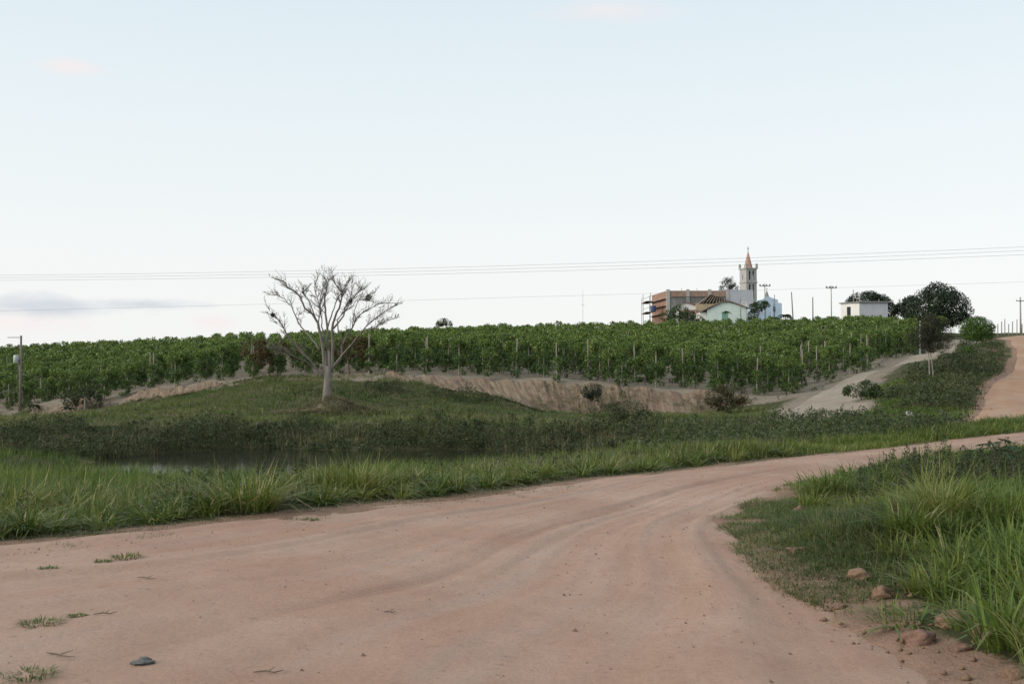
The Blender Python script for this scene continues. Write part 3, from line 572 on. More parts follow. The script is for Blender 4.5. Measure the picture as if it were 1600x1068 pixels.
# ------------------------------------------------------------------ pepper plantation
def pepper(hgt, n, ln, thin=False, seed=0):
    """leafy column on a post with a rounded bushy head"""
    top = hgt * (.72 if thin else 1); w = .62 if thin else 1.0; nc = 16 if thin else 26
    hx, hy = rng.normal(0, .08, 2); hr = rng.uniform(.56, .7) * w
    hd = unit(rng.normal(size=(11, 3))); hd[:, 2] = np.abs(hd[:, 2]) * 1.1 - .25
    tz = rng.random(nc) * .66 + .05; ca_ = np.arange(nc) * 2.4 + rng.uniform(0, .8, nc); pr = rng.uniform(.26, .46, nc) * w
    cc = np.vstack([np.c_[np.cos(ca_) * pr, np.sin(ca_) * pr, tz * top], np.array([hx, hy, top * .80]) + hd * hr * np.array([.72, .72, .62])])
    sg = np.r_[np.full(nc, .17), np.full(11, .24)] * (w ** .5); pk = np.r_[np.full(nc, .52 / nc), np.full(11, .48 / 11)]; k = rng.choice(nc + 11, n, p=pk)
    g = unit(rng.normal(size=(n, 3))); c = cc[k] + g * (rng.random((n, 1)) ** .4) * 1.35 * sg[k][:, None]; c[:, 2] = np.clip(c[:, 2], .08, None)
    rad = c - np.array([hx, hy, top * .72]); rad[:, 2] = np.clip(rad[:, 2], 0, None); rad = unit(rad)
    d = rad * .6 + g * .5 + rng.normal(size=(n, 3)) * .4; d[:, 2] -= .3
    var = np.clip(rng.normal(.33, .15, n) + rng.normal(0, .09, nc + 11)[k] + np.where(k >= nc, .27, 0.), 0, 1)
    return leaves(c, d, ln * rng.uniform(.75, 1.3, n), ln * .62 * rng.uniform(.75, 1.2, n), var, rad * .9 + g * .5 + np.array([0, 0, .35]))
ca, sa = math.cos(R(12)), math.sin(R(12)); I, J = np.meshgrid(np.arange(-100, 100), np.arange(-14, 80)); u = I.ravel() * 2.25; v = J.ravel() * 2.75
pxy = np.c_[ca * u - sa * v, sa * u + ca * v + 90] + rng.normal(0, .22, (len(u), 2)); pxy = pxy[inpoly(pxy[:, 0], pxy[:, 1], PLANT)]
pxy = pxy[(np.abs(pxy[:, 0]) < pxy[:, 1] * .56) & (signed(pxy[:, 0], pxy[:, 1], PATHP) < -.8)]; pxy = pxy[rng.random(len(pxy)) > .03]
edge = polydist(pxy[:, 0], pxy[:, 1], PLANT[2:19]); pz_ = hz(pxy[:, 0], pxy[:, 1])
order = np.argsort(edge + .18 * (pxy[:, 1] - 90)); near, rest = order[:300], order[300:]
NV = 6; full = [mesh_np('foliage', *[x for x in pepper(2.75 + .1 * k, 800, .17, False, k)[:2]]) for k in range(0)]
def vegmesh(name, part, mat):
    v, q, a = part; me = mesh_np(name, v, q, attrs={'var': np.clip(a, 0, 1)}); me.materials.append(mat); return me
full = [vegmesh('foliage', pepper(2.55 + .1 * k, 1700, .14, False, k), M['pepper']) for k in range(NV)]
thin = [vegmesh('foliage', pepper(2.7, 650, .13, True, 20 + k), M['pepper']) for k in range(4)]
def postmesh(h, lean):
    mb = MB(); mb.tube([(0, 0, -.3), (lean * .4, 0, h * .5), (lean, 0, h)], [.052, .047, .042], 7); me = bpy.data.meshes.new('post'); me.from_pydata(mb.v, [], mb.f); me.materials.append(M['post']); return me
posts = [postmesh(2.55, .03), postmesh(2.95, -.06), postmesh(2.8, .1)]
for k in near:
    x, y = pxy[k]; isthin = random.random() < (.30 if edge[k] < 4 else .10)
    ppx = 800 + FPX * x / y; zone = 'by the left utility pole' if ppx < 200 else 'above the left eroded bank' if ppx < 380 else 'behind the bare tree' if ppx < 610 else 'right of the bare tree' if ppx < 850 else 'above the streaked bank' if ppx < 1080 else 'above the rusty bush' if ppx < 1270 else 'along the sandy path'
    row = 'in the front row' if edge[k] < 3 else 'just behind the front row'
    lab = ('thin pepper vine on bare post ' if isthin else 'full leafy pepper vine ') + row + ' ' + zone
    t = thing('pepper_plant', lab, 'plant', (x, y, pz_[k]), random.uniform(0, 6.28), ('sparse' if isthin else 'full') + ' pepper vines ' + row + ' ' + zone)
    s = random.uniform(.92, 1.15); t.scale = (s * random.uniform(.9, 1.15), s * random.uniform(.9, 1.15), s)
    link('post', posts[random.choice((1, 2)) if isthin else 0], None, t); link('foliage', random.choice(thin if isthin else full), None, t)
parts = []; bare = MB()
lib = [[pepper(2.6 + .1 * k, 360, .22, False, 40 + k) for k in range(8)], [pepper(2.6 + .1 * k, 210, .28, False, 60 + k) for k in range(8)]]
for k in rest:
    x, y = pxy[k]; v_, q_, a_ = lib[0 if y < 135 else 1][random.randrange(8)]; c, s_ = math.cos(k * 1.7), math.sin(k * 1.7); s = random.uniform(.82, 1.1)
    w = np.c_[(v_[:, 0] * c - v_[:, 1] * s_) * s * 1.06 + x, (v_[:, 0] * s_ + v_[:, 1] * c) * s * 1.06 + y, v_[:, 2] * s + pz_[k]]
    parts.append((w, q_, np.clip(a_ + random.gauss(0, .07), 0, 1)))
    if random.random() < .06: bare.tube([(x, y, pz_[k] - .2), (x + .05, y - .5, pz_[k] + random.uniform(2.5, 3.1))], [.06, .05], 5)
t = thing('pepper_rows', 'dense green pepper vines covering the hillside behind the front rows', 'plants'); t['kind'] = 'stuff'
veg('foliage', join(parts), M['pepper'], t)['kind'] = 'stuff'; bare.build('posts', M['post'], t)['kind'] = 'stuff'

# ------------------------------------------------------------------ grass and weeds
edgeL = catmull(RL[2:15], 400); tL = np.gradient(edgeL, axis=0); tL /= np.linalg.norm(tL, axis=1)[:, None]; nL = np.c_[-tL[:, 1], tL[:, 0]]
edgeR = catmull(RR[2:15], 400); tR = np.gradient(edgeR, axis=0); tR /= np.linalg.norm(tR, axis=1)[:, None]; nR = np.c_[tR[:, 1], -tR[:, 0]]
def verge(E, N, n, u0, u1, pw_=1.0, s0=0, s1=1, wl=True):
    seg = np.r_[0, np.cumsum(np.linalg.norm(np.diff(E, axis=0), axis=1))]; s = rng.uniform(seg[-1] * s0, seg[-1] * s1, n); i = np.clip(np.searchsorted(seg, s), 0, len(E) - 1)
    u = u0 + (u1 - u0) * rng.random(n) ** pw_; p = E[i] + N[i] * u[:, None]; return p, u
def tuftlayer(name, label, mat, P, hgt, nb, spread, wid, lean, patch=.3, nseg=3, dry=.06, base=.42, seed=5):
    c = onground(P[:, 0], P[:, 1]); tv = base + (fbm(P[:, 0] * patch, P[:, 1] * patch, seed, 3) - .5) * 1.5 + rng.normal(0, .08, len(P))
    return tag(veg(name, tufts(c, nb, spread, hgt, wid, lean, tv, nseg, dry), M[mat]), label, 'grass', None, 'stuff')
def notwater(p): return p[h0(p[:, 0], p[:, 1]) > pz - .02]
p, u = verge(edgeL, nL, 5200, -.8, .7, .7, 0, .9); p = p[fbm(p[:, 0] * .9, p[:, 1] * .9, 111, 3) > .50 + .12 * np.clip(signed(p[:, 0], p[:, 1], ROADP), 0, 1)]; c_ = np.c_[p, surf(p[:, 0], p[:, 1])]; tag(veg('creeping_grass', tufts(c_, 12, .1, np.full(len(p), .07), np.full(len(p), .010), .9, np.full(len(p), .4), 2, .25), M['grass_field']), 'thin patches of grass creeping onto the left side of the dirt', 'grass', None, 'stuff')
# left roadside: tall clumps close to the camera
p, u = verge(edgeL, nL, 430, .55, 2.6, 1.0, 0, .56); k = offroads(p, .45)
tuftlayer('roadside_rosettes', 'bright broad bladed grass rosettes nearest the left side of the road', 'grass_bright', k, .30 + .25 * rng.random(len(k)), 60, .10, .023, 1.1, .8, 3, .12, .45)
p, u = verge(edgeL, nL, 1250, 1.2, 6.0, 1.0, 0, .56); k = offroads(p, .9); hg = .84 * (.26 + .64 * fbm(k[:, 0] * .5, k[:, 1] * .5, 77, 2)) * np.clip(.4 + .25 * -signed(k[:, 0], k[:, 1], ROADP), .4, 1.15)
tuftlayer('roadside_grass', 'tall clumped grass along the left edge of the dirt road', 'grass_bright', k, hg, 26, .17, .019, .85, .5, 3, .16, .30)
p, u = verge(edgeL, nL, 1500, .25, 3.2, .8, .52, 1); k = offroads(p, .2); hg = .38 * (.6 + .8 * fbm(k[:, 0] * .5, k[:, 1] * .5, 70, 2)) * np.clip(.6 + .4 * -signed(k[:, 0], k[:, 1], ROADP), .5, 1.15)
tuftlayer('bend_grass', 'green grass strip along the far side of the road bend', 'grass_bright', k, hg, 22, .2, .022, .5, .3, 3, .07, .38, 8)
p, u = verge(edgeL, nL, 2600, -.05, .9, .8); k = offroads(p, -.05); tuftlayer('road_edge_grass', 'short ragged grass creeping over the left road edge', 'dry_grass', k, .10, 11, .10, .011, .9, .6, 2, .3, .3, 4)
p, u = verge(edgeL, nL, 2600, 4.0, 22, 1.0, 0, .75); k = notwater(offroads(p, .5)); k = k[k[:, 1] < 43]
tuftlayer('slope_grass', 'greener grass sloping from the roadside down to the pond', 'grass_lush', k, .55, 20, .3, .024, .5, .25, 2, .05, .36, 6)
k = notwater(scatter([(-42, 30), (-26, 30), (-15, 35), (-13.5, 41), (-14, 47), (-24, 50), (-42, 50)], 1500)); tuftlayer('reed_grass', 'tall dark green reedy grass at the left end of the pond', 'grass_lush', k, .45, 18, .3, .026, .4, .25, 2, .06, .3, 71)
p, u = verge(edgeL, nL, 500, 1.0, 6, 1, 0, .6); k = offroads(p, .6); tuftlayer('dry_roadside_grass', 'dry straw coloured stalks among the left roadside grass', 'dry_grass', k, .55, 14, .14, .010, .55, .5, 3, .3, .5, 72)
p, u = verge(edgeL, nL, 420, 1.4, 6, 1, 0, .6); k = offroads(p, 1.0); k = k[fbm(k[:, 0] * .6, k[:, 1] * .6, 151, 3) > .47]; LEFTW = k
# field behind the pond
F = np.array([W(*q)[:2] for q in [(-150, 668, 55), (100, 680, 53), (500, 690, 52), (900, 690, 51), (1050, 690, 50), (1290, 662, 56), (1260, 650, 62), (1180, 630, 77), (1000, 645, 80), (860, 640, 81), (700, 600, 85), (600, 588, 88.5), (420, 590, 96), (330, 610, 97), (160, 648, 102), (40, 655, 104), (-150, 660, 112)]])
k = notwater(offroads(scatter(F, 9500), .3)); dist_t = np.hypot(k[:, 0] - TREE[0], k[:, 1] - TREE[1]); k = k[dist_t > 2.2]
tuftlayer('field_grass', 'green grass field between the pond and the eroded banks', 'grass_field', k, .12 + .55 * fbm(k[:, 0] * .3, k[:, 1] * .3, 90, 3) ** 1.5, 12, .35, .05, .55, .10, 2, .05, .45, 12)
k = scatter(F, 2600); k = notwater(offroads(k[fbm(k[:, 0] * .16, k[:, 1] * .2, 101, 3) > .53], .3)); tuftlayer('dry_field_grass', 'brownish dry grass patches in the field', 'dry_grass', k, .34, 14, .35, .04, .55, .2, 2, .1, .3, 15)
k = scatter([(TREE[0] + 3.2 * math.cos(a), TREE[1] + 3.0 * math.sin(a)) for a in np.linspace(0, 6.1, 14)], 620); tuftlayer('mound_grass', 'dry greyish grass hanging over the mound below the bare tree', 'dry_grass', k, .38, 14, .22, .028, .8, .5, 2, .1, .3, 2)
# right of the bend between road and path, and the slope below the hill road
F2 = np.array([(3, 30), (12, 33), (18, 39), (19, 46), (20, 50), (23, 57), (26, 65), (33, 78), (30, 82), (22, 70), (17, 62), (15, 55), (8, 52), (5, 48), (3, 40)], float)
k = offroads(scatter(F2, 3800), .3); tuftlayer('corner_grass', 'green grass patch between the sandy path and the hill road', 'grass_lush', k, .2 + .3 * fbm(k[:, 0] * .3, k[:, 1] * .3, 33, 3), 14, .28, .035, .55, .2, 2, .06, .4, 14)
# right foreground verge
p, u = verge(edgeR, nR, 7500, -.3, 1.9, 1.0, .10, .34); k = offroads(p, -.3); k = k[fbm(k[:, 0] * 1.6, k[:, 1] * 1.6, 88, 3) > .40 + .25 * np.clip(signed(k[:, 0], k[:, 1], ROADP) + .1, 0, 1)]; k = k[(k[:, 1] > 8.6) | (rng.random(len(k)) < .15)]; tuftlayer('verge_weeds', 'low dull green weeds on the inside edge of the bend', 'grass_field', k, .09 + .10 * np.clip(-signed(k[:, 0], k[:, 1], ROADP), 0, 1), 14, .1, .011, .9, .8, 2, .16, .5, 31)
V2 = np.array([(3.0, 7.6), (3.9, 6.3), (5.5, 5.5), (8, 7), (9, 11), (8, 14), (5.6, 14.4), (4.2, 13.2), (3.9, 11), (3.3, 9.3)], float)
k = offroads(scatter(V2, 620), .25); hg = np.clip(.56 * (.65 + .6 * fbm(k[:, 0] * .6, k[:, 1] * .6, 13, 2)), 0, .8) * np.clip(.45 + .7 * polydist(k[:, 0], k[:, 1], V2, True), .4, 1)
tuftlayer('tall_grass', 'tall lush bright green grass on the right foreground verge', 'grass_lush', k, hg, 42, .16, .015, .75, .5, 3, .05, .5, 41)
def capped(k, h): return np.where(rng.random(len(k)) < .06, 1.5, rng.uniform(.55, 1.08, len(k))) * np.minimum(np.broadcast_to(h, len(k)), np.maximum(.05, 1.62 - .052 * k[:, 1] - hz(k[:, 0], k[:, 1])))
def weeds(name, label, P, hgt, nl, ln, mat, spread=.12, seed=0, cat='weeds'):
    """upright stems with small leaves"""
    c = onground(P[:, 0], P[:, 1]); n = len(c); hgt = np.broadcast_to(hgt, n) * rng.uniform(.6, 1.15, n); azm = rng.uniform(0, 6.28, n); lean = rng.uniform(0, .45, n)
    st = blades(c, hgt, .010 + ln * .03, azm, lean, rng.uniform(.6, 1, n), 2); i = np.repeat(np.arange(n), nl); t = rng.random(len(i)) ** .7; m = len(i)
    q = c[i] + np.c_[np.cos(azm[i]) * lean[i] * hgt[i] * t ** 1.6, np.sin(azm[i]) * lean[i] * hgt[i] * t ** 1.6, hgt[i] * (t - .35 * lean[i] * t ** 2.2)] + rng.normal(0, spread, (m, 3)) * np.array([1, 1, .5]) * (1.15 - t)[:, None]
    q[:, 2] = np.maximum(q[:, 2], c[i, 2] + .02)
    lv = leaves(q, rng.normal(size=(m, 3)) + np.array([0, 0, .5]), ln * rng.uniform(.6, 1.3, m), ln * .42, np.clip(rng.normal(.42, .22, m) + (fbm(q[:, 0] * .5, q[:, 1] * .5, seed, 2) - .5) * .7, 0, 1))
    return tag(veg(name, join([st, lv]), M[mat]), label, cat, None, 'stuff')
p, u = verge(edgeR, nR, 900, .1, 1.4, 1, .28, 1); k = offroads(p, .05); tuftlayer('inner_bend_grass', 'coarse broad bladed grass along the inside of the bend', 'grass_lush', k, capped(k, .34), 24, .13, .018, .85, .5, 3, .08, .42, 43)
p = scatter([(6, 15), (9, 11), (13, 12), (26, 34), (22, 36.5), (14, 28), (8, 20)], 1500); k = offroads(p, .4); tuftlayer('right_grass', 'grass mixed with weeds on the rise at the right edge', 'grass_field', k, capped(k, .32), 20, .2, .02, .5, .4, 2, .08, .45, 47)
weeds('left_weeds', 'dark leafy weeds tangled in the left roadside grass', LEFTW, .55, 60, .045, 'weed', .10, 33)
k = offroads(scatter([(4.6, 15.0), (7, 13.2), (10, 13.5), (14, 18), (15, 24), (11, 23.4), (7.6, 19.5), (5.2, 16.6)], 1050), .3)
weeds('dark_weeds', 'dark tangled weeds with thin stems behind the bright right grass', k, capped(k, .72 * (.6 + .7 * fbm(k[:, 0] * .5, k[:, 1] * .5, 61, 2))), 85, .038, 'weed', .085, 3)
k = offroads(scatter([(5.0, 13.6), (8, 12.8), (13, 16), (14, 22), (9, 20), (6, 16.5)], 260), .3); tuftlayer('dry_stalks', 'brown dry stalks among the dark weeds at right', 'dry_grass', k, capped(k, .55), 12, .2, .010, .6, .4, 3, .2, .35, 75)
k = offroads(scatter([(3.4, 30.5), (12, 34.5), (16.5, 40), (15, 54), (8, 52), (4.5, 48), (4, 38)], 900), 1.5); weeds('verge_scrub', 'dull scrubby weeds between the road verge and the sandy patch', k, .75, 30, .11, 'thicket', .2, 5)
B = np.array([W(*q)[:2] for q in [(-120, 720, 43), (60, 715, 44), (190, 705, 46), (300, 705, 49.6), (500, 700, 50.0), (700, 700, 50.2), (880, 698, 48.5), (1010, 690, 46), (1010, 672, 52), (880, 676, 53), (500, 672, 54.5), (200, 676, 55), (-120, 680, 54)]])
kd = scatter(B, 700); kd = kd[(h0(kd[:, 0], kd[:, 1]) > pz - .1) & (fbm(kd[:, 0] * .3, kd[:, 1] * .3, 103, 3) > .48)]; tuftlayer('bank_stalks', 'brown dry stalks mixed into the scrub of the far pond bank', 'dry_grass', kd, .75, 16, .3, .03, .4, .3, 2, .15, .2, 16)
k = scatter(B, 1700); k = k[h0(k[:, 0], k[:, 1]) > pz - .15]; weeds('pond_thicket', 'dark green and brown scrub lining the far bank of the pond', k, .22 + 2.6 * np.clip(fbm(k[:, 0] * .3, k[:, 1] * .3, 63, 3) - .32, 0, .4), 62, .105, 'thicket', .22, 8, 'scrub')
k = offroads(scatter([(22, 52), (25, 60), (28.5, 68), (37, 86), (45, 104), (54, 127), (50, 128), (41, 104), (33, 88), (26, 74), (21, 64), (19, 56)], 1300), .3); kd = k[fbm(k[:, 0] * .25, k[:, 1] * .25, 121, 3) < .55]; tuftlayer('roadcut_grass', 'dry olive grass on the earth cut beside the hill road', 'dry_grass', kd, .45, 16, .35, .04, .6, .3, 2, .1, .15, 17)
k = k[fbm(k[:, 0] * .22, k[:, 1] * .22, 122, 3) > .45]; weeds('roadcut_scrub', 'brownish green scrub covering the cut beside the hill road', k, .35 + 2.2 * np.clip(fbm(k[:, 0] * .3, k[:, 1] * .3, 64, 3) - .3, 0, .5), 40, .16, 'thicket', .28, 9, 'scrub')
k = offroads(scatter([(44, 84), (52, 95), (64, 119), (80, 146), (96, 160), (110, 150), (80, 110), (60, 80)], 900), .3); weeds('far_verge_scrub', 'low scrub on the far side of the hill road', k, .6, 24, .2, 'thicket', .3, 10, 'scrub')
k = offroads(scatter(np.vstack([PLANT[2:19], (PLANT[2:19] + np.array([0, -2.2]))[::-1]]), 260), .3); weeds('bank_top_weeds', 'sparse low weeds along the top of the eroded bank', k, .3, 16, .12, 'weed', .2, 11)

k = scatter([W(*q)[:2] for q in [(560, 600, 84), (620, 592, 86), (720, 600, 85), (800, 615, 83.5), (865, 640, 80.5), (840, 650, 77), (700, 640, 76), (600, 620, 79)]], 420); k = k[fbm(k[:, 0] * .3, k[:, 1] * .3, 141, 3) > .44]; weeds('slope_scrub', 'dark scrub spreading over the grassy foot of the bank', k, .2 + 1.5 * np.clip(fbm(k[:, 0] * .35, k[:, 1] * .35, 142, 3) - .3, 0, .5), 44, .12, 'weed', .22, 21, 'scrub')
bp = catmull([W(*q) for q in BTOP2], 200); bq = catmull([W(*q) for q in BBOT2], 200); i_ = rng.integers(60, 198, 700); f_ = rng.random((700, 1)) ** .8; p = bp[i_] * (1 - f_) + bq[i_] * f_; p[:, 1] -= .35; p[:, 2] = h0(bp[i_, 0], bp[i_, 1]) * (1 - f_[:, 0] ** .8) + h0(bq[i_, 0], bq[i_, 1]) * f_[:, 0] ** .8 - .05
p = p[fbm(i_ * .05, f_[:, 0] * 2, 131, 3) > .42]; tag(veg('bank_straw', tufts(p, 9, .25, np.full(len(p), .34), np.full(len(p), .03), .8, np.full(len(p), .45), 2, .1), M['dry_grass']), 'dry straw hanging on the streaked eroded bank', 'grass', None, 'stuff')
k = offroads(np.vstack([scatter([(3.2, 14.6), (4.6, 13.4), (6.5, 15), (7.5, 19.5), (5.4, 17.8)], 60), scatter([(3.1, 8.4), (4.2, 9.4), (5.6, 13), (4.6, 14), (3.6, 11.5)], 34), scatter([(2.95, 7.6), (2.95, 6.6), (3.6, 5.2), (5, 6.0), (4.2, 8.4)], 26)]), .25)
tuftlayer('bank_clumps', 'pale yellowish green broad grass clumps on the right verge', 'grass_bright', k, capped(k, .32 + .25 * rng.random(len(k))), 85, .17, .0145, .8, .9, 3, .10, .55, 91)
# ------------------------------------------------------------------ single trees and bushes
def tr(name, label, px, d, sc, *a, **k): return tree(name, label, gat(px, d), *a, **k)
tr('brown_tree', 'dull brown leafy tree at the plantation edge left of the bare tree', 420, 94, 1, 1.2, .09, [(-1.2, 0, 2.3, 1.2, 1, .9), (.3, 0, 2.6, 1.3, 1.1, 1.0), (1.5, .2, 2.1, 1.1, .9, .8), (-.3, -.3, 1.7, 1.2, 1, .7)], 3000, .17, 'rust', gap=.5, seed=3)
tr('brown_tree', 'dull brown leafy tree at the plantation edge just behind the bare trunk', 545, 92, 1, 1.1, .08, [(-1.0, 0, 1.9, 1.1, 1, .9), (.6, 0, 2.2, 1.2, 1, .9), (1.6, 0, 1.6, .8, .8, .7)], 2200, .17, 'rust', gap=.5, seed=9)
tr('rust_bush', 'rounded rusty brown bush below the sandy plantation corner', 1135, 71, 1, .5, .05, [(-.6, 0, 1.15, .8, .8, .6), (.5, 0, 1.25, .85, .8, .65), (0, -.2, .7, 1.2, .9, .55), (.1, 0, 1.6, .7, .6, .4)], 5200, .10, 'rustgreen', gap=.32, seed=5)
tree('bank_bush', 'small dark green bush growing on the eroded bank face', W(925, 622, 81.2), .3, .04, [(0, -.3, .55, .7, .6, .55), (.25, -.4, .1, .55, .5, .45)], 1500, .12, 'mango', gap=.35, seed=6)
tr('feathery_tree', 'thin dark feathery tree on pale trunks beside the sandy path', 1455, 70, 1, 1.5, .045, [(-.5, 0, 2.6, .95, .9, .75), (.5, .1, 2.9, 1.0, .9, .8), (0, 0, 3.4, .85, .8, .55), (.2, -.2, 2.1, 1.05, .9, .5)], 15000, .075, 'feather', bark='bark_grey', gap=.25, stems=2, seed=7, shell=.3)
tr('round_tree', 'round bright green tree at the top of the path', 1527, 116, 1, 1.1, .09, [(0, 0, 2.35, 1.7, 1.6, 1.25), (-.5, -.3, 2.0, 1.2, 1.2, .95), (.7, 0, 1.9, 1.15, 1.1, .9), (.1, .2, 2.95, 1.0, 1, .7)], 9000, .16, 'round', gap=.2, seed=8, lump=2)
tr('mango_tree', 'biggest dark green domed tree right of the white flat roofed house', 1466, 168, 1, 2.0, .3, [(0, 0, 4.6, 4.2, 3.8, 2.9), (-2.5, 0, 3.9, 2.4, 2.4, 2.0), (2.4, 0, 4.2, 2.5, 2.5, 2.4), (.3, 0, 6.4, 2.6, 2.4, 1.5), (.6, -1.8, 3.0, 3.0, 2.0, 1.8)], 13000, .33, 'mango', gap=.30, gscale=.9, seed=10)
tr('mango_tree', 'smaller dark tree leaning on the left of the biggest domed tree', 1418, 176, 1, 1.8, .18, [(0, 0, 4.4, 1.9, 1.8, 1.6), (-1.2, 0, 4.0, 1.2, 1.2, 1.1), (.7, 0, 5.3, 1.3, 1.3, 1.0)], 3400, .32, 'mango', gap=.40, gscale=1.0, seed=12)
tr('mango_tree', 'wide dark tree crown rising behind the white flat roofed house', 1358, 212, 1, 2.4, .25, [(-.8, 0, 5.6, 3.3, 3, 2.0), (2.2, 0, 5.0, 2.6, 2.4, 2.0), (-3.2, 0, 4.8, 1.6, 1.6, 1.6), (4.0, 0, 3.9, 1.6, 1.5, 1.8)], 7000, .38, 'mango', gap=.28, gscale=.8, seed=13)
tr('tall_tree', 'open crowned dark tree standing left of the church tower', 1139, 268, 1, 7.5, .22, [(0, 0, 13.2, 1.7, 1.6, 1.5), (-1.3, 0, 11.9, 1.1, 1, .9), (1.4, 0, 12.0, 1.2, 1, 1.0), (-2.0, 0, 10.9, .7, .7, .5), (2.2, 0, 10.7, .8, .8, .6), (.2, 0, 14.2, 1.1, 1, .7)], 2000, .30, 'mango', gap=.6, gscale=.9, seed=14)
tr('crest_tree', 'lone small tree poking above the left plantation skyline', 693, 203, 1, 2.4, .1, [(0, 0, 4.1, 1.2, 1.1, .7), (-.8, 0, 3.7, .7, .7, .5), (.9, 0, 3.8, .7, .7, .5)], 900, .26, 'village', gap=.4, seed=15)
tr('village_tree', 'loose olive green tree in front of the low verandah house', 1055, 196, 1, 1.6, .1, [(-1.2, 0, 3.6, 1.6, 1.4, 1.1), (.8, 0, 4.3, 1.7, 1.4, 1.2), (1.8, 0, 3.3, 1.4, 1.2, .9), (-.2, 0, 2.6, 1.9, 1.4, .9)], 3600, .24, 'village', gap=.45, seed=16)
tr('village_tree', 'low leafy tree between the verandah and the mint gabled house', 1088, 198, 1, 1.2, .08, [(0, 0, 2.8, 1.4, 1.2, 1.0), (.8, 0, 2.4, 1.0, 1, .8)], 1400, .22, 'village', gap=.45, seed=17)
tr('village_tree', 'leafy tree between the mint house and the blue chapel', 1183, 201, 1, 2.0, .12, [(-.5, 0, 3.4, 1.1, 1, 1.2), (.9, 0, 5.2, 1.5, 1.2, .8), (-.4, 0, 4.8, 1.0, 1, .8), (-.8, 0, 2.4, 1.0, 1, .8)], 3400, .24, 'village', gap=.42, seed=18)
tr('shrub', 'rounded dark green shrub right of the pond', 965, 54, 1, .4, .05, [(-.5, 0, .65, .9, .8, .55), (.6, 0, .75, .95, .8, .6), (1.5, 0, .45, .7, .6, .45)], 3400, .10, 'weed', gap=.3, seed=19)
tr('shrub', 'dense green shrub beside the sandy path', 1345, 66, 1, .3, .04, [(-.4, 0, .55, .6, .5, .4), (.4, 0, .65, .7, .5, .45), (.9, 0, .45, .45, .4, .35)], 1700, .13, 'village', gap=.3, seed=20)
tr('shrub', 'dark bushy shrub filling the hollow of the hill road cut', 1490, 75, 1, .5, .06, [(-.3, 0, .9, .9, .8, .7), (.7, .2, 1.1, .9, .8, .7), (.2, -.4, .5, 1.1, .7, .5)], 2600, .13, 'weed', gap=.32, seed=21)
tr('shrub', 'yellow green spiky shrub below the round tree', 1514, 96, 1, .3, .04, [(0, 0, .6, .4, .4, .55)], 600, .18, 'round', gap=.35, seed=22)
tr('shrub', 'dark shrub beside the leaning stems on the left bank', 120, 103, 1, .5, .06, [(-.5, 0, 1.3, .9, .8, .8), (.6, 0, 1.6, 1.0, .8, .8), (1.5, 0, 1.0, .9, .7, .7)], 2600, .16, 'weed', gap=.40, seed=23)

def palm(name, label, loc, h, nf, fl, mat, stems=1, cat='plant'):
    t = thing(name, label, cat, loc); mb = MB(); mb.tube([(0, 0, -.2), (.05, 0, h * .5), (.02, 0, h)], [.07, .06, .05], 7); mb.build('trunk', M['bark_grey'], t, smooth=True)
    P = []
    for i in range(nf):
        a = random.uniform(0, 6.28); l = fl * random.uniform(.7, 1.1); m = 26; s = np.linspace(.08, 1, m); up = random.uniform(.1, .7)
        c = np.c_[np.cos(a) * l * s, np.sin(a) * l * s, h + l * (up * s - .75 * s ** 2)]; sd = np.array([-math.sin(a), math.cos(a), 0])
        for sg in (-1, 1): P.append(leaves(c + sd * sg * l * .10, np.tile(sd * sg + np.array([math.cos(a) * .6, math.sin(a) * .6, -.25]), (m, 1)), l * .30 * np.sin(np.pi * np.clip(s, .1, .93)) + .05, l * .07, rng.uniform(.2, .8, m)))
    veg('crown', join(P), M[mat], t); return t
palm('papaya_tree', 'tufted palm like tree right of the blue chapel', gat(1228, 203), 3.3, 14, 1.7, 'village', cat='tree')
palm('papaya_tree', 'small papaya tree in front of the mint gabled house', gat(1136, 198), 4.2, 9, .9, 'village', cat='tree')
palm('papaya_tree', 'short leafy papaya in front of the blue chapel wall', gat(1212, 200), 2.9, 12, 1.3, 'village', cat='tree')
palm('papaya_plant', 'dark papaya plant next to the left utility pole', gat(52, 105), 1.4, 11, .8, 'mango')
palm('papaya_plant', 'small papaya plant at the foot of the left bank', gat(108, 100.5), 1.0, 10, .7, 'mango')
palm('papaya_plant', 'pale stemmed young papaya in the left field', gat(132, 92), 1.9, 9, .7, 'weed')
palm('banana_plant', 'small banana plant at the plantation edge right of the bare tree', gat(600, 90), .6, 7, .9, 'round')
def clump(name, label, px, py, hgt, nb, mat, wid=.02, spread=.22, lean=.8, dry=.12):
    g = gpt(px, py); p = tufts(np.array([[0, 0, 0.]]), nb, spread, np.array([hgt]), np.array([wid]), lean, np.array([.5]), 3, dry); return tag(veg(name, p, M[mat], None, g), label, 'grass')
clump('grass_clump', 'largest arching grass clump on the left roadside', 385, 797, .82, 330, 'grass_bright', .018, .4, 1.0, .28)
clump('grass_clump', 'tall seeding grass clump above the road near the pond', 555, 772, .8, 190, 'grass_bright', .014, .36, .55, .3)
clump('grass_clump', 'drying grass clump at the far left edge', 25, 812, .75, 170, 'grass_bright', .02, .34, .7, .3)
clump('grass_clump', 'long bladed grass clump drooping over the bottom right corner', 1575, 1010, .55, 150, 'grass_lush', .020, .2, .9, .03)
clump('grass_clump', 'flattened grass clump lying over the road edge at right', 1430, 972, .22, 110, 'grass_lush', .016, .26, 1.4, .15)
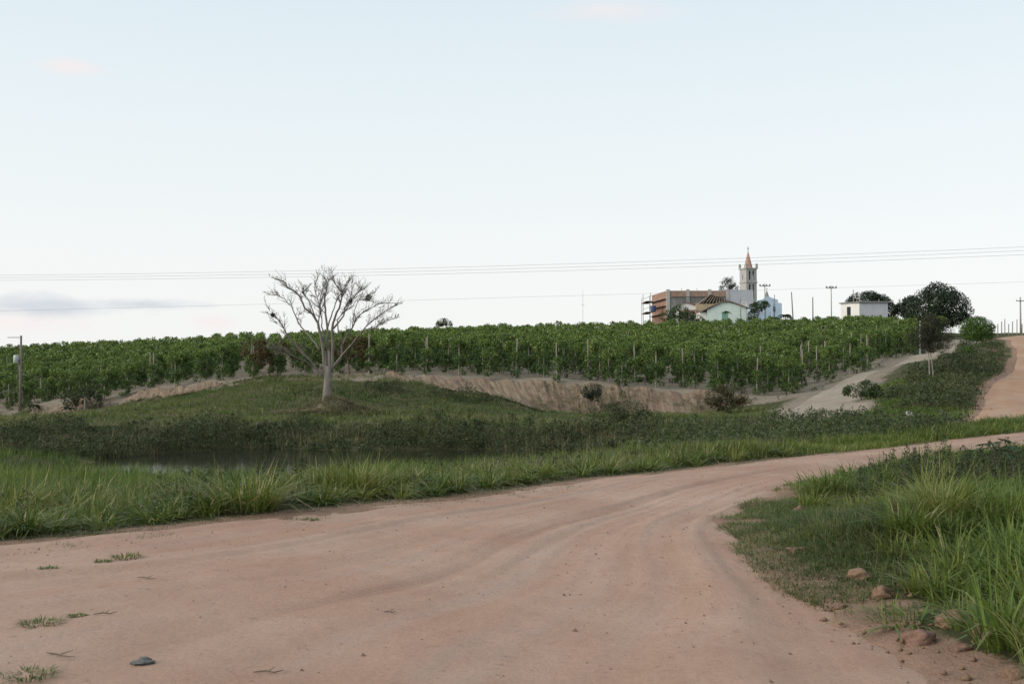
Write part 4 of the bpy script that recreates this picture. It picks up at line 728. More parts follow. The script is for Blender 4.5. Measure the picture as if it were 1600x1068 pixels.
for px, py, s, l in [(65, 975, .07, 'small green tuft on bare dirt at far left'), (198, 871, .07, 'green tuft on the dirt nearest the left verge'), (160, 877, .04, 'flat little tuft left of a greener one'), (75, 888, .04, 'sparse flat tuft on the left dirt'),
                     (120, 962, .03, 'tiniest tuft above the left foreground dirt'), (45, 1056, .07, 'weedy tuft in the bottom left corner'), (485, 812, .05, 'tiny tuft where the road meets the left grass')]:
    clump('grass_tuft', l, px, py, s * .95, 120, 'grass_field', .009, s * 2.0, 1.1, .2).location.z += .025

# broad lobed plant among the weeds at right
def lobed_leaf():
    n = 9; V = [(0, 0, 0)]; F = []
    for i in range(n):
        a = (i - (n - 1) / 2) * 2 * math.pi / (n + .6); L = 1.0 - .25 * abs(i - 4) / 4
        for da, rr, zz in ((-.26, .30, .0), (-.15, .68, -.02), (0, 1.0, -.22), (.15, .68, -.02), (.26, .30, .0)): V.append((math.cos(a + da) * rr * L, math.sin(a + da) * rr * L, zz * L + .05))
        b = 1 + i * 5; F += [(0, b, b + 1, b + 2), (0, b + 2, b + 3, b + 4)]
    me = bpy.data.meshes.new('leaf'); me.from_pydata(V, [], F); at = me.attributes.new('var', 'FLOAT', 'POINT'); at.data.foreach_set('value', [random.random() for _ in V]); me.materials.append(M['castor']); return me
g = gat(1553, 17.0); t = thing('lobed_plant', 'young plant with large hand shaped leaves among dark weeds at right', 'plant', g); t.scale = (.9, .9, .56); lm = lobed_leaf(); mb = MB(); mb.tube([(0, 0, -.1), (.02, 0, .5), (0, 0, .95)], [.022, .018, .012], 6); st = mb.build('stem', M['bark'], t)
for i in range(9):
    a = i * 2.4; hh = .5 + .055 * i; r = .34 - .016 * i; c = (math.cos(a) * r, math.sin(a) * r, hh + .18)
    MB().tube([(0, 0, hh), (c[0] * .55, c[1] * .55, hh + .13), c], [.008, .006, .005], 5).build('leaf_stalk', M['castor'] if False else M['bark'], t)
    o = link('leaf', lm, None, t, c); o.scale = (.24 - .008 * i,) * 3; o.rotation_euler = (random.uniform(-.35, .35), .45 + random.uniform(-.2, .3), a)

# ------------------------------------------------------------------ stones
def rock(name, label, px, py, wpx, hpx, mat, seed, cat='rock'):
    g = gpt(px, py); sc = g[1] / FPX * (.85 if cat == 'rock' else 1); n1, n2 = 30, 20; th = np.linspace(0, 2 * np.pi, n1, endpoint=False); ph = np.linspace(-np.pi / 2, np.pi / 2, n2); A, Bp = np.meshgrid(th, ph)
    d = np.stack([np.cos(A) * np.cos(Bp), np.sin(A) * np.cos(Bp), np.sin(Bp)], -1).reshape(-1, 3)
    r = 1 + .9 * (fbm(d[:, 0] * 1.7 + seed * 7, d[:, 1] * 1.7 + d[:, 2] * 1.9, seed, 3) - .5) + .55 * (fbm(d[:, 0] * 4 + seed, d[:, 1] * 4 - d[:, 2] * 5, seed + 2, 3) - .5)
    v = d * r[:, None] * np.array([wpx * sc / 2, wpx * sc / 2 * .8, hpx * sc * .55]); v[:, 2] += hpx * sc * .12
    q = []
    for j in range(n2 - 1):
        for i in range(n1): q.append((j * n1 + i, j * n1 + (i + 1) % n1, (j + 1) * n1 + (i + 1) % n1, (j + 1) * n1 + i))
    return tag(link(name, mesh_np(name, v, q, smooth=True), M[mat], None, g), label, cat)
rock('stone', 'flat dark grey stone lying alone on the left dirt', 225, 1036, 37, 12, 'stone_grey', 2, 'stone')
for i, (px, py, w, h, m, l) in enumerate([(1437, 1003, 62, 34, 'stone_pink', 'largest pink clod on the right road edge'), (1490, 976, 66, 34, 'stone_tan', 'tan earth clod behind the largest pink one'), (1545, 1003, 58, 46, 'stone_tan', 'tall tan clod near the drooping corner grass'),
        (1377, 935, 36, 30, 'stone_tan', 'yellowish clod at the foot of the tall right grass'), (1345, 905, 46, 26, 'stone_tan', 'crumbly clod upslope from the yellowish one'), (1250, 802, 30, 18, 'stone_pink', 'pale pink rock by the inside of the bend'),
        (1390, 733, 36, 24, 'stone_pink', 'reddish rock among weeds on the far inner bend'), (1500, 1016, 40, 20, 'stone_pink', 'low pink clod between the largest pink one and the corner grass'), (1585, 1058, 50, 24, 'stone_tan', 'clod cut by the bottom right corner'),
        (1312, 948, 30, 9, 'stone_pink', 'low flat clod on the road edge under drooping blades'), (1245, 860, 34, 10, 'stone_pink', 'flat bare clod in the low weeds of the bend')]): rock('earth_clod', l, px, py, w, h, m, 10 + i)
# pebbles, crumbs and twigs on the dirt
V = []; Q = []; b = 0; P = scatter(np.vstack([catmull(RL[2:12], 40), catmull(RR[2:12], 40)[::-1]]), 4500); ee = signed(P[:, 0], P[:, 1], ROADP); P = P[rng.random(len(P)) < np.clip(1.1 - ee * .35, .25, 1)]
z = surf(P[:, 0], P[:, 1])
for (x, y), zz in zip(P, z):
    s = abs(random.gauss(0, .006)) + .002; a = random.uniform(0, 3.14); c, sn = math.cos(a) * s, math.sin(a) * s
    for dx, dy, dz in ((c, sn, 0), (-sn, c, 0), (-c * .8, -sn, 0), (sn, -c * .7, 0), (c * .2, sn * .2, s * .9)): V.append((x + dx, y + dy, zz + dz))
    Q += [(b, b + 1, b + 4), (b + 1, b + 2, b + 4), (b + 2, b + 3, b + 4), (b + 3, b, b + 4)]; b += 5
tag(link('pebbles', mesh_np('pebbles', np.array(V), None, Q), M['stone_pink']), 'small crumbs of earth and pebbles scattered over the dirt road', 'pebbles', None, 'stuff')
V = []; T = []; b = 0; p, u = verge(edgeR, nR, 420, -.25, .9, 1, .03, .3); p = p[p[:, 1] < 9.5]; z = surf(p[:, 0], p[:, 1])
for (x, y), zz in zip(p, z):
    s_ = .007 + abs(random.gauss(0, .014)); ico = [(random.uniform(.6, 1.1) * s_ * a, random.uniform(.6, 1.1) * s_ * c_, random.uniform(.5, 1) * s_ * e) for a, c_, e in ((1, 0, 0), (0, 1, 0), (-1, 0, 0), (0, -1, 0), (.2, .1, .9), (0, 0, -.5), (.6, .6, .5), (-.6, -.5, .5))]
    V += [(x + q[0], y + q[1], zz + q[2] + s_ * .2) for q in ico]; T += [(b, b + 6, b + 4), (b + 6, b + 1, b + 4), (b + 1, b + 2, b + 4), (b + 2, b + 7, b + 4), (b + 7, b + 3, b + 4), (b + 3, b, b + 4), (b + 1, b, b + 5), (b + 2, b + 1, b + 5), (b + 3, b + 2, b + 5), (b, b + 3, b + 5), (b, b + 1, b + 6), (b + 2, b + 3, b + 7)]; b += 8
tag(link('soil_crumbs', mesh_np('soil_crumbs', np.array(V), None, T), M['stone_tan']), 'crumbled lumps of soil along the right road edge', 'soil', None, 'stuff')
for px, py, L, l in [(165, 960, .16, 'dark crooked twig lying left on the dirt'), (610, 958, .10, 'short dark twig in the middle of the road'), (230, 905, .22, 'thin twig near the left green tuft'), (420, 1052, .18, 'pale straw stalk at the bottom of the road'), (95, 1026, .3, 'long thin stem lying in the left foreground')]:
    g = gpt(px, py); mb = MB(); a = random.uniform(-.5, .5); mb.tube([(-L / 2, 0, .008), (-L * .1, L * .1 * a, .016), (L * .2, -.02, .012), (L / 2, L * .2 * a, .02)], [.003, .005, .004, .002], 5)
    mb.tube([(0, 0, .014), (L * .15, L * .18, .03)], [.003, .0015], 4); tag(mb.build('twig', M['bark'], None, g, a), l, 'twig')

# ------------------------------------------------------------------ poles and wires
def upole(name, label, loc, h, mat, r=.13, arm=None, arm_z=.35, rz=0, lamps=0, ins=3, transformer=False, group=None, cat='pole'):
    t = thing(name, label, cat, loc, rz, group); MB().tube([(0, 0, -.5), (0, 0, h)], [r, r * .65], 10).build('shaft', M[mat], t, smooth=True)
    if arm:
        MB().box(-arm / 2, arm / 2, -.06 - r, .04 - r, h - arm_z - .06, h - arm_z + .06).build('crossarm', M['pole_wood'], t)
        for i in range(ins):
            x = -arm / 2 * .92 + arm * .92 * i / max(1, ins - 1); MB().tube([(x, -r, h - arm_z + .05), (x, -r, h - arm_z + .14), (x, -r, h - arm_z + .24)], [.03, .05, .03], 7).build('insulator', M['metal_grey'], t)
        for i in range(lamps):
            x = -arm / 2 * .92 + arm * .92 * i / (lamps - 1); s = -1 if x < 0 else 1
            MB().poly([(x - .15, -.22, .14), (x + .15, -.22, .14), (x + .15, .0, .36), (x - .15, .0, .36), (x - .08, -.05, .05), (x + .08, -.05, .05), (x + .08, .08, .2), (x - .08, .08, .2)], [(0, 1, 2, 3), (4, 7, 6, 5), (0, 4, 5, 1), (1, 5, 6, 2), (2, 6, 7, 3), (3, 7, 4, 0)]).build('floodlight', M['concrete_dark'], t, (0, 0, h - arm_z))
    if transformer:
        o = MB().tube([(-.42, -.1, h * .72 - .4), (-.42, -.1, h * .72 - .36), (-.42, -.1, h * .72 + .32), (-.42, -.1, h * .72 + .38)], [.2, .24, .24, .16], 12).build('transformer', M['metal_grey'], t, smooth=True)
        MB().box(-.25, -.08, -.14, -.06, h * .72 - .05, h * .72 + .05).build('bracket', M['metal_grey'], t)
    return t
g = gat(32, 110); p = upole('utility_pole', 'concrete utility pole with grey transformer at the far left', g, W(32, 524, 110)[2] - g[2], 'pole_wood', .15, transformer=True)
MB().box(-1.3, .1, -.05, .03, W(32, 527, 110)[2] - g[2] - .04, W(32, 527, 110)[2] - g[2] + .04).build('side_arm', M['metal_grey'], p)
for px, top, d, lab, arm, lm, mat in [(1196, 443, 203, 'floodlight pole with crossarm in front of the blue chapel', 1.9, 4, 'pole_conc'), (1300, 446, 199, 'floodlight pole with crossarm standing alone before the white house', 1.8, 4, 'pole_conc')]:
    g = gat(px, d); upole('floodlight_pole', lab, g, W(px, top, d)[2] - g[2] , mat, .11, arm, .45, 0, lm, 0, cat='lamp pole', group='floodlight poles')
for px, top, d, lab in [(1241, 456, 200, 'slightly leaning bare timber pole right of the blue chapel'), (1271, 464, 203, 'thin bare pole left of the lone floodlight pole'), (1513, 473, 180, 'bare pole right of the biggest domed tree'), (1211, 460, 203, 'thin dark pole before the blue chapel facade'), (1180, 466, 202, 'thin pole at the left corner of the blue chapel'), (1158, 465, 201, 'short pole over the mint house roof')]:
    g = gat(px, d); o = upole('timber_pole', lab, g, W(px, top, d)[2] - g[2], 'pole_wood', .13 if px in (1241, 1513, 1271) else .09); o.rotation_euler = (0, -.05 if px == 1241 else -.03 if px == 1513 else 0, 0)
g = gat(1596, 178); upole('utility_pole', 'utility pole with crossarm beside the hill road crest', g, W(1596, 464, 178)[2] - g[2], 'pole_conc', .15, 1.7, .6, R(12))
g = gat(911, 206); t = thing('radio_mast', 'very thin radio mast above the plantation skyline', 'mast', g); H = W(911, 452, 206)[2] - g[2]; MB().tube([(0, 0, -.3), (0, 0, H * .85), (0, 0, H)], [.035, .03, .012], 6).build('shaft', M['metal_grey'], t); MB().box(-.3, .3, -.02, .02, H * .68, H * .68 + .05).build('crossbar', M['metal_grey'], t)
for i, px in enumerate([1560, 1566, 1571, 1577, 1583, 1590, 1598, 1606]):
    d = 168 + i % 3 * 4; g = gat(px, d); t = MB().tube([(0, 0, -.3), (.04, 0, 1.7 + .35 * (i % 3))], [.07, .06], 6).build('fence_post', M['post'], None, g); tag(t, 'slim grey stake in the row at the hill road crest', 'post', 'stakes at the hill road crest')
g = gat(1438, 113); t = MB().tube([(0, 0, -.3), (.05, 0, 3.4)], [.09, .08], 8).build('concrete_post', M['concrete'], None, g); tag(t, 'tall pale post at the right edge of the plantation', 'post')
g = gpt(1421, 657); tag(MB().prism([(-.14, -.1), (.14, -.1), (.13, .34), (-.02, .42), (-.12, .38)], -.08, .08).build('concrete_stub', M['concrete'], None, g), 'small pale concrete stub in the grass by the road', 'post')
g = gpt(1372, 618); tag(MB().tube([(0, 0, -.2), (.02, 0, .4), (0, 0, .55)], [.07, .07, .05], 8).build('stump', M['bark_grey'], None, g), 'pale cut stump beside the path shrub', 'stump')
# overhead lines between poles that stand outside the frame
pl = thing('utility_pole', 'power line pole left of the photograph carrying three wires', 'pole', (-62, 84, float(hz(-62, 84)[0]))); pr = thing('utility_pole', 'power line pole right of the photograph carrying three wires', 'pole', (44, 62, float(hz(44, 62)[0])))
def zat(px, py, d): return W(px, py, d)[2]
WA, WB = np.array((-62., 84.)), np.array((44., 62.))
def at_line(px, py):
    v = ray(px, py); k = (WA[1] + (0 - WA[0]) * 0); dd = WB - WA; t = (WA[0] - v.x * WA[1]) / (v.x * dd[1] - dd[0]); q = WA + dd * t; return t, CAMH + v.z * q[1]
tops = []
for k, ys in enumerate([(430, 422, 409, 385.5), (434, 426, 415, 391), (438, 431, 420, 397.5)]):
    c = np.polyfit(*zip(*[at_line(px, y) for px, y in zip((0, 500, 1000, 1600), ys)]), 2); ts = np.linspace(0, 1, 40); zz = np.polyval(c, ts); off = (k - 1) * .0
    mb = MB(); mb.tube([(*(WA + (WB - WA) * t), z) for t, z in zip(ts, zz)], .0065, 5); tops.append((zz[0], zz[-1]))
    tag(mb.build('power_line', M['wire']), ['topmost', 'middle', 'lowest'][k] + ' of the three power lines crossing the sky', 'wire')
for o, e in ((pl, 0), (pr, 1)):
    H = max(t[e] for t in tops) + .5 - o.location.z; MB().tube([(0, .25, -.5), (0, .25, H)], [.17, .12], 10).build('shaft', M['pole_conc'], o)
    for t in tops: MB().tube([(0, .14, t[e] - o.location.z - .0), (0, -.06, t[e] - o.location.z)], [.05, .05], 8).build('insulator', M['metal_grey'], o)
A2, B2 = W(-60, 487, 150), W(1700, 437, 150)
mb = MB(); mb.tube([(A2[0] + (B2[0] - A2[0]) * t, 150, A2[2] + (B2[2] - A2[2]) * t - 1.3 * 4 * t * (1 - t) * .12) for t in np.linspace(0, 1, 30)], .010, 5); tag(mb.build('telephone_wire', M['wire']), 'faint lone wire low over the plantation', 'wire')
for q, l in ((A2, 'pole left of the photograph holding the lone wire'), (B2, 'pole right of the photograph holding the lone wire')):
    z0 = float(hz(q[0], 150)[0]); o = thing('utility_pole', l, 'pole', (q[0], 150, z0)); MB().tube([(0, .12, -.5), (0, .12, q[2] - z0 + .3)], [.15, .11], 9).build('shaft', M['pole_wood'], o)

# ------------------------------------------------------------------ buildings on the rise
def b_at(px, py, d, g): w = W(px, py, d); return w[0], w[2] - g
# unfinished brick hall
d = 240; c = W(1043, 453, d); gz = float(hz(c[0], d)[0]); t = thing('unfinished_hall', 'long unfinished brick hall with grey concrete pillars', 'building', (c[0], d, gz)); Htop = c[2] - gz; mp = d / FPX
def X_(px): return (px - 1043) * mp
zb = W(1043, 464, d)[2] - gz
pil = [1044, 1075, 1109, 1137]; cols = [X_(p) for p in pil]
for a, b in zip(cols[:-1], cols[1:]):
    MB().box(a + .35, b - .35, 0, .2, zb + .1, Htop - .12).build('brick_panel', M['brick'], t); MB().box(a + .35, b - .35, .03, .22, -.3, zb - .1).build('plaster_panel', M['concrete_dark'], t)
for a in cols: MB().box(a - .35, a + .35, -.12, .3, -.3, Htop + .15).build('pillar', M['concrete'], t)
MB().box(cols[0] + .352, cols[-1] - .352, -.05, .25, zb - .1, zb + .1).build('beam', M['concrete_dark'], t)
o = MB().box(cols[-1] + .352, X_(1177), -.03, .22, -.3, Htop + .05).build('rendered_wall', M['plaster_grey_and_shade'], t)
Ls = 13.5; ang = math.atan2(1.5, Ls)
sw = MB().box(-.2, 0, .4, Ls, -.3, Htop - .15).build('side_wall', M['brick'], t, (cols[0] - .1, 0, 0)); sw.rotation_euler.z = ang
for zz in (Htop - 1.9, Htop - 3.4, Htop - 5.0): MB().box(-.75, -.22, .5, Ls, zz, zz + .12).build('ledge', M['wood_dark'], sw)
MB().box(X_(1137), X_(1177), Ls - .2, Ls, -.3, Htop - .3).build('rear_wall', M['brick'], t)
sc = thing('scaffold', 'timber scaffold around the left end of the brick hall', 'scaffold', (c[0], d, gz))
for i, (px, yy) in enumerate([(1011, 6), (1012, 10), (1018, 1.5), (1020, 5)]):
    x = (px - 1043) * mp * (1 + yy / d); MB().tube([(x, yy, -.3), (x + random.uniform(-.1, .1), yy, Htop - .6 + random.uniform(-.5, .3))], .06, 5).build('upright', M['post'], sc)
for z_ in (Htop - 2.3, Htop - 4.6): MB().box(-4.4, -2.9, 1.4, 10.1, z_, z_ + .1).build('platform', M['wood_dark'], sc); MB().tube([(-4.35, 6, z_ + .9), (-2.9, 1.5, z_ + 1.3)], .04, 5).build('rail', M['post'], sc)
for px in (1053, 1064, 1088, 1098, 1121, 1130): MB().tube([(X_(px), -.9, -.3), (X_(px), -.9, Htop - .1 + random.uniform(-.4, .5))], .05, 5).build('upright', M['post'], sc)
MB().box(X_(1048), X_(1133), -1.2, -.6, zb - .05, zb + .05).build('walkway', M['wood_dark'], sc)
tk = thing('water_tank', 'dark blue water tank hanging beside the scaffold', 'tank', (c[0] - 2.7, d + 3.0, gz + Htop - 4.48)); MB().tube([(0, 0, 0), (0, 0, .1), (0, 0, 1.1), (0, 0, 1.25)], [.5, .55, .7, .65], 12).build('barrel', M['blue_tank'], tk, smooth=True); MB().tube([(0, 0, 1.25), (0, 0, 1.32), (0, 0, 1.4)], [.72, .6, .1], 12).build('lid', M['blue_tank'], tk)
# church tower
d = 252; c = W(1169, 420, d); gz = float(hz(c[0], d)[0]); mp = d / FPX; tw = thing('church_tower', 'grey church bell tower with pink spire and corner pinnacles', 'tower', (c[0], d, gz), R(21)); Ht = c[2] - gz; w = 1.34
zmid = W(1169, 441.5, d)[2] - gz
def story(z0, z1, o0, o1, name):
    for rot in range(4):
        m = MB(); x0 = -w
        p0, p1 = o0, o1
        if rot in (0, 2): spans = [(-.66, -.22), (.26, .68)]
        else: spans = [(-.22, .2)]; p1 = o0 + (o1 - o0) * .55
        x = -w
        for a, b in spans: m.box(x, a, -w, -w + .22, z0, z1); m.box(a, b, -w + .002, -w + .218, z0, p0); m.box(a, b, -w + .002, -w + .218, p1, z1); x = b
        m.box(x, w - .222, -w, -w + .22, z0, z1); o = m.build(name, M['concrete'], tw); o.rotation_euler.z = rot * math.pi / 2
story(zmid + .1, Ht - .12, zmid + .55, Ht - .55, 'belfry_wall'); story(-.3, zmid - .1, zmid - 3.6, zmid - .45, 'tower_wall')
MB().box(-w - .2, w + .2, -w - .2, w + .2, Ht - .12, Ht + .14).build('cornice', M['concrete'], tw); MB().box(-w - .16, w + .16, -w - .16, w + .16, zmid - .1, zmid + .1).build('cornice', M['concrete'], tw)
for sx in (-1, 1):
    for sy in (-1, 1): MB().poly([(sx * (w - .02) + a * .2, sy * (w - .02) + b * .2, z) for z in (Ht + .14, Ht + 1.0) for a, b in ((-1, -1), (1, -1), (1, 1), (-1, 1))] + [(sx * (w - .02), sy * (w - .02), Ht + 1.2)], [(0, 1, 5, 4), (1, 2, 6, 5), (2, 3, 7, 6), (3, 0, 4, 7), (4, 5, 8), (5, 6, 8), (6, 7, 8), (7, 4, 8)]).build('pinnacle', M['concrete'], tw)
zs = W(1168, 393, d)[2] - gz; sp_ = MB().tube([(0, 0, Ht + .14), (0, 0, zs)], [1.02, .07], 8).build('spire', M['spire'], tw)
zc = W(1168, 385, d)[2] - gz; MB().box(-.05, .05, -.05, .05, zs - .1, zc).box(-.26, .26, -.045, .045, zs + (zc - zs) * .55, zs + (zc - zs) * .55 + .1).build('cross', M['concrete_dark'], sp_)
# mint gabled house
d = 205; mp = d / FPX; c = W(1135, 500, d); gz = float(hz(c[0], d)[0]); t = thing('gabled_house', 'mint green house with a wide low gable', 'house', (c[0], d, gz)); ZZ = lambda py: W(1135, py, d)[2] - gz; XX = lambda px: (px - 1135) * mp
MB().prism([(XX(1105), -.3), (XX(1166), -.3), (XX(1166), ZZ(480.5)), (XX(1140), ZZ(472)), (XX(1128), ZZ(472.5)), (XX(1105), ZZ(484))], 0, 7).build('wall', M['plaster_mint'], t)
rf = MB().poly([(XX(1093), -.35, ZZ(487.5)), (XX(1128), -.35, ZZ(472)), (XX(1128), 7.3, ZZ(472)), (XX(1093), 7.3, ZZ(487.5)), (XX(1093), -.35, ZZ(486)), (XX(1128), -.35, ZZ(470.3)), (XX(1128), 7.3, ZZ(470.3)), (XX(1093), 7.3, ZZ(486))], [(0, 1, 2, 3), (7, 6, 5, 4), (0, 4, 5, 1), (3, 2, 6, 7), (0, 3, 7, 4), (1, 5, 6, 2)]).build('roof', M['tile'], t)
MB().poly([(XX(1128), -.3, ZZ(472)), (XX(1141), -.3, ZZ(471.5)), (XX(1170), -.3, ZZ(482)), (XX(1170), 7.2, ZZ(482)), (XX(1141), 7.2, ZZ(471.5)), (XX(1128), 7.2, ZZ(472)), (XX(1128), -.3, ZZ(470.5)), (XX(1141), -.3, ZZ(470)), (XX(1170), -.3, ZZ(480.5)), (XX(1170), 7.2, ZZ(480.5)), (XX(1141), 7.2, ZZ(470)), (XX(1128), 7.2, ZZ(470.5))], [(0, 1, 4, 5), (1, 2, 3, 4), (6, 11, 10, 7), (7, 10, 9, 8), (0, 6, 7, 1), (1, 7, 8, 2), (2, 8, 9, 3), (5, 4, 10, 11), (4, 3, 9, 10)]).build('roof', M['tile'], t)
dr = MB().box(XX(1128), XX(1137), -.06, .02, ZZ(505), ZZ(488.5)).build('door', M['green_door'], t); MB().box(XX(1127), XX(1138), -.08, -.001, ZZ(488.3), ZZ(487)).build('lintel', M['concrete'], dr)
MB().box(XX(1094), XX(1104.5), .3, 6.5, -.3, ZZ(487.6)).build('side_wall', M['plaster_white'], t)
# old tiled house with bare rafters
d = 218; mp = d / FPX; c = W(1110, 500, d); gz = float(hz(c[0], d)[0]); t = thing('old_house', 'old ochre house with collapsing tiled roof and bare rafters', 'house', (c[0], d, gz)); ZZ = lambda py: W(1110, py, d)[2] - gz; XX = lambda px: (px - 1110) * mp
MB().box(XX(1088), XX(1133), 0, 5, -.3, ZZ(474.5)).build('wall', M['plaster_ochre'], t)
rf = MB().poly([(XX(1094), -.5, ZZ(473)), (XX(1114), 2.4, ZZ(458.5)), (XX(1140), 2.4, ZZ(467)), (XX(1142), -.5, ZZ(473)), (XX(1092), 5.3, ZZ(474)), (XX(1142), 5.3, ZZ(474))], [(0, 1, 4), (1, 2, 5, 4)]).build('roof', M['tile'], t)
for i in range(9):
    f = i / 8; MB().tube([(XX(1097 + 42 * f), -.5, ZZ(474)), (XX(1112 + 26 * f), 2.35, ZZ(460 + 7 * f + random.uniform(-.8, .8)))], .045, 4).build('rafter', M['bark_grey'], t)
MB().tube([(XX(1112), 2.35, ZZ(459.5)), (XX(1141), 2.35, ZZ(468))], .09, 5).build('ridge_beam', M['wood_dark'], t); MB().tube([(XX(1102), .9, ZZ(468)), (XX(1140), .9, ZZ(471))], .07, 5).build('purlin', M['wood_dark'], t)
# low verandah house
d = 210; mp = d / FPX; c = W(1078, 500, d); gz = float(hz(c[0], d)[0]); t = thing('verandah_house', 'low white gabled house with a dark verandah', 'house', (c[0], d, gz)); ZZ = lambda py: W(1078, py, d)[2] - gz; XX = lambda px: (px - 1078) * mp
MB().prism([(XX(1063), -.3), (XX(1088.5), -.3), (XX(1088.5), ZZ(476)), (XX(1074), ZZ(471.5)), (XX(1063), ZZ(476))], 2, 6).build('wall', M['plaster_white'], t)
MB().poly([(XX(1061), 1.7, ZZ(476.5)), (XX(1074), 1.7, ZZ(471)), (XX(1090), 1.7, ZZ(476)), (XX(1061), 6.2, ZZ(476.5)), (XX(1074), 6.2, ZZ(471)), (XX(1090), 6.2, ZZ(476)), (XX(1061), 1.7, ZZ(475.3)), (XX(1074), 1.7, ZZ(469.8)), (XX(1090), 1.7, ZZ(474.8)), (XX(1061), 6.2, ZZ(475.3)), (XX(1074), 6.2, ZZ(469.8)), (XX(1090), 6.2, ZZ(474.8))], [(0, 1, 4, 3), (1, 2, 5, 4), (6, 9, 10, 7), (7, 10, 11, 8), (0, 6, 7, 1), (1, 7, 8, 2), (0, 3, 9, 6), (2, 8, 11, 5)]).build('roof', M['tile'], t)
MB().poly([(XX(1060), -1, ZZ(485.5)), (XX(1094), -1, ZZ(485.5)), (XX(1094), 2, ZZ(482.5)), (XX(1060), 2, ZZ(482.5)), (XX(1060), -1, ZZ(487)), (XX(1094), -1, ZZ(487)), (XX(1094), 2, ZZ(484)), (XX(1060), 2, ZZ(484))], [(0, 1, 2, 3), (4, 7, 6, 5), (0, 4, 5, 1), (1, 5, 6, 2), (3, 2, 6, 7), (0, 3, 7, 4)]).build('verandah_roof', M['tile'], t)
for px in (1061, 1072, 1083, 1093): MB().tube([(XX(px), -.8, -.3), (XX(px), -.8, ZZ(486.5))], .09, 6).build('verandah_post', M['wood_dark'], t)
MB().box(XX(1073), XX(1078), 1.9, 1.98, 0, ZZ(489)).build('door', M['wood_dark'], t)
# blue chapel
d = 226; mp = d / FPX; c = W(1200, 500, d); gz = float(hz(c[0], d)[0]); t = thing('blue_chapel', 'pale blue chapel with stepped facade and small dark spire', 'chapel', (c[0], d, gz)); ZZ = lambda py: W(1200, py, d)[2] - gz; XX = lambda px: (px - 1200) * mp
MB().prism([(XX(1182), -.3), (XX(1221), -.3), (XX(1221), ZZ(473)), (XX(1216), ZZ(473)), (XX(1216), ZZ(468)), (XX(1208), ZZ(466)), (XX(1203), ZZ(463.5)), (XX(1196), ZZ(463.5)), (XX(1193), ZZ(467)), (XX(1182), ZZ(470))], 0, .5).build('facade', M['plaster_blue'], t)
MB().box(XX(1182.6), XX(1220.4), .502, 9, -.3, ZZ(474)).build('nave', M['plaster_blue'], t)
s_ = MB().tube([(XX(1199.5), .6, ZZ(465)), (XX(1199.5), .6, ZZ(462)), (XX(1199.5), .6, ZZ(453))], [.42, .4, .04], 6).build('spire', M['concrete_dark'], t); MB().box(XX(1199.5) - .03, XX(1199.5) + .03, .57, .63, ZZ(453.2), ZZ(449)).box(XX(1199.5) - .18, XX(1199.5) + .18, .575, .625, ZZ(451), ZZ(450.4)).build('cross', M['concrete_dark'], s_)
for px in (1190, 1210): wd_ = MB().box(XX(px - 1.6), XX(px + 1.6), -.04, .01, ZZ(487), ZZ(479)).build('window', M['dark'], t); MB().box(XX(px - 2), XX(px + 2), -.08, -.001, ZZ(488), ZZ(487.2)).build('sill', M['plaster_white'], wd_)
MB().box(XX(1197), XX(1203), -.05, .01, 0, ZZ(484)).build('door', M['plaster_blue'], t)
for px in (1182.5, 1194, 1207, 1220.5): MB().box(XX(px) - .15, XX(px) + .15, -.12, -.003, -.3, ZZ(474)).build('pilaster', M['plaster_blue'], t)
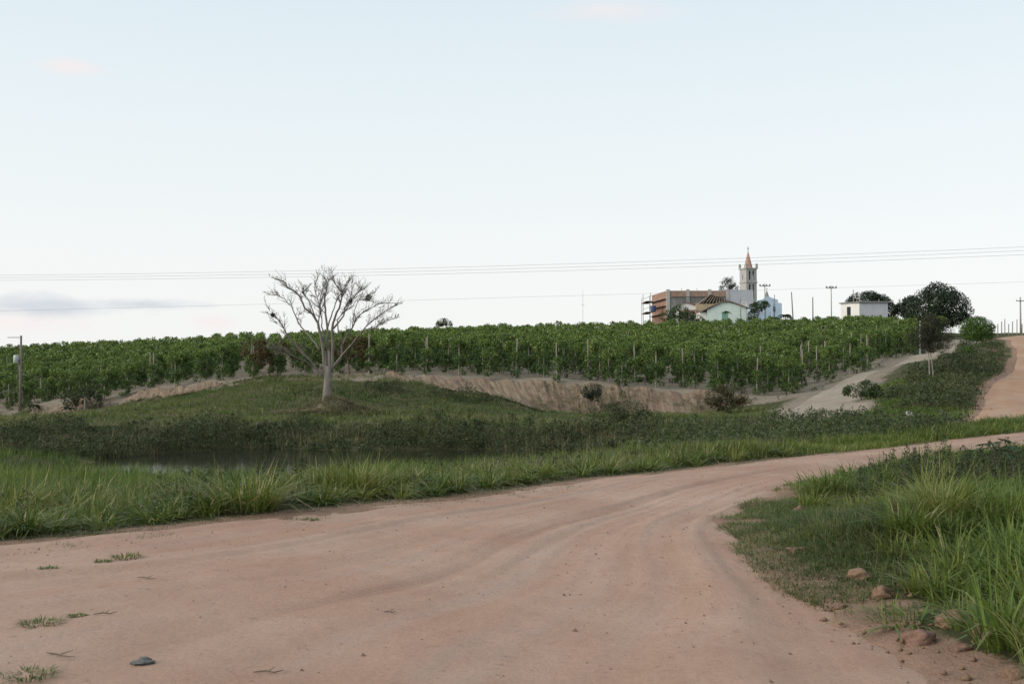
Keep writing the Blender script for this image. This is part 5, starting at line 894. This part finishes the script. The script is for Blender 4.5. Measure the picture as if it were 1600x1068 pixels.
# satellite dish on the mint house roof side
g = W(1163, 476, 207); dsh = thing('satellite_dish', 'pale round satellite dish beside the mint roof', 'dish', (g[0], 207, float(hz(g[0], 207)[0])), R(10)); zz = g[2] - dsh.location.z
MB().tube([(0, 0, -.2), (0, 0, zz)], .05, 6).build('mast', M['metal_grey'], dsh)
n = 20; V = [(0, .0, 0)]; F = []
for j, r in enumerate((.25, .45, .62)): V += [(math.cos(2 * math.pi * i / n) * r, -.35 * r * r, math.sin(2 * math.pi * i / n) * r) for i in range(n)]
F = [(0, 1 + (i + 1) % n, 1 + i) for i in range(n)] + [(1 + j * n + i, 1 + j * n + (i + 1) % n, 1 + (j + 1) * n + (i + 1) % n, 1 + (j + 1) * n + i) for j in range(2) for i in range(n)]
o = MB().poly(V, F).build('reflector', M['plaster_white'], dsh, (0, -.08, zz + .05), smooth=True); md = o.modifiers.new('thick', 'SOLIDIFY'); md.thickness = .03
MB().tube([(0, -.1, zz - .4), (0, -.6, zz + .05)], .02, 5).build('feed_arm', M['metal_grey'], dsh)
# white flat roofed house
d = 202; mp = d / FPX; c = W(1343, 500, d); gz = float(hz(c[0], d)[0]); t = thing('flat_house', 'small flat roofed house with white side and front painted grey as shade', 'house', (c[0], d, gz), 0); ZZ = lambda py: W(1343, py, d)[2] - gz; XX = lambda px: (px - 1343) * mp
zr = ZZ(472.5); Wf = XX(1387.5)
MB().box(0, Wf, 0, .2, -.3, zr).build('front_wall', M['plaster_grey_and_shade'], t); sl = 4.2  # front and end walls: shade away from the sun put into the colour
sw = MB().box(-sl, .0, 0, .2, -.3, zr).build('side_wall', M['plaster_white'], t, (0, .0, 0), R(-57)); dk = MB().box(-2.75, -1.95, -.05, .0, 0, ZZ(478)).build('doorway', M['dark'], sw)
bx_, by_ = -sl * math.cos(R(57)), sl * math.sin(R(57))
MB().poly([(-.15, -.3, zr + .002), (Wf + .3, -.3, zr + .002), (Wf + .3, by_ + .1, zr + .002), (bx_ - .3, by_ + .1, zr + .002), (-.15, -.3, zr + .2), (Wf + .3, -.3, zr + .2), (Wf + .3, by_ + .1, zr + .2), (bx_ - .3, by_ + .1, zr + .2)], [(0, 3, 2, 1), (4, 5, 6, 7), (0, 1, 5, 4), (1, 2, 6, 5), (2, 3, 7, 6), (3, 0, 4, 7)]).build('roof_slab', M['concrete_dark'], t)
for px, hh in ((1346, 1.0), (1376, .45), (1338, 2.2)): MB().tube([(XX(px), .8 if px != 1338 else 1.6, zr + .15), (XX(px), .8 if px != 1338 else 1.6, zr + .2 + hh)], .07, 6).build('roof_stub', M['post'], t)
MB().box(Wf - .2, Wf, .202, by_, -.3, zr).build('end_wall', M['plaster_grey_and_shade'], t)
print('objects', len(bpy.data.objects), 'tris', sum(len(m.polygons) for m in bpy.data.meshes) * 2)
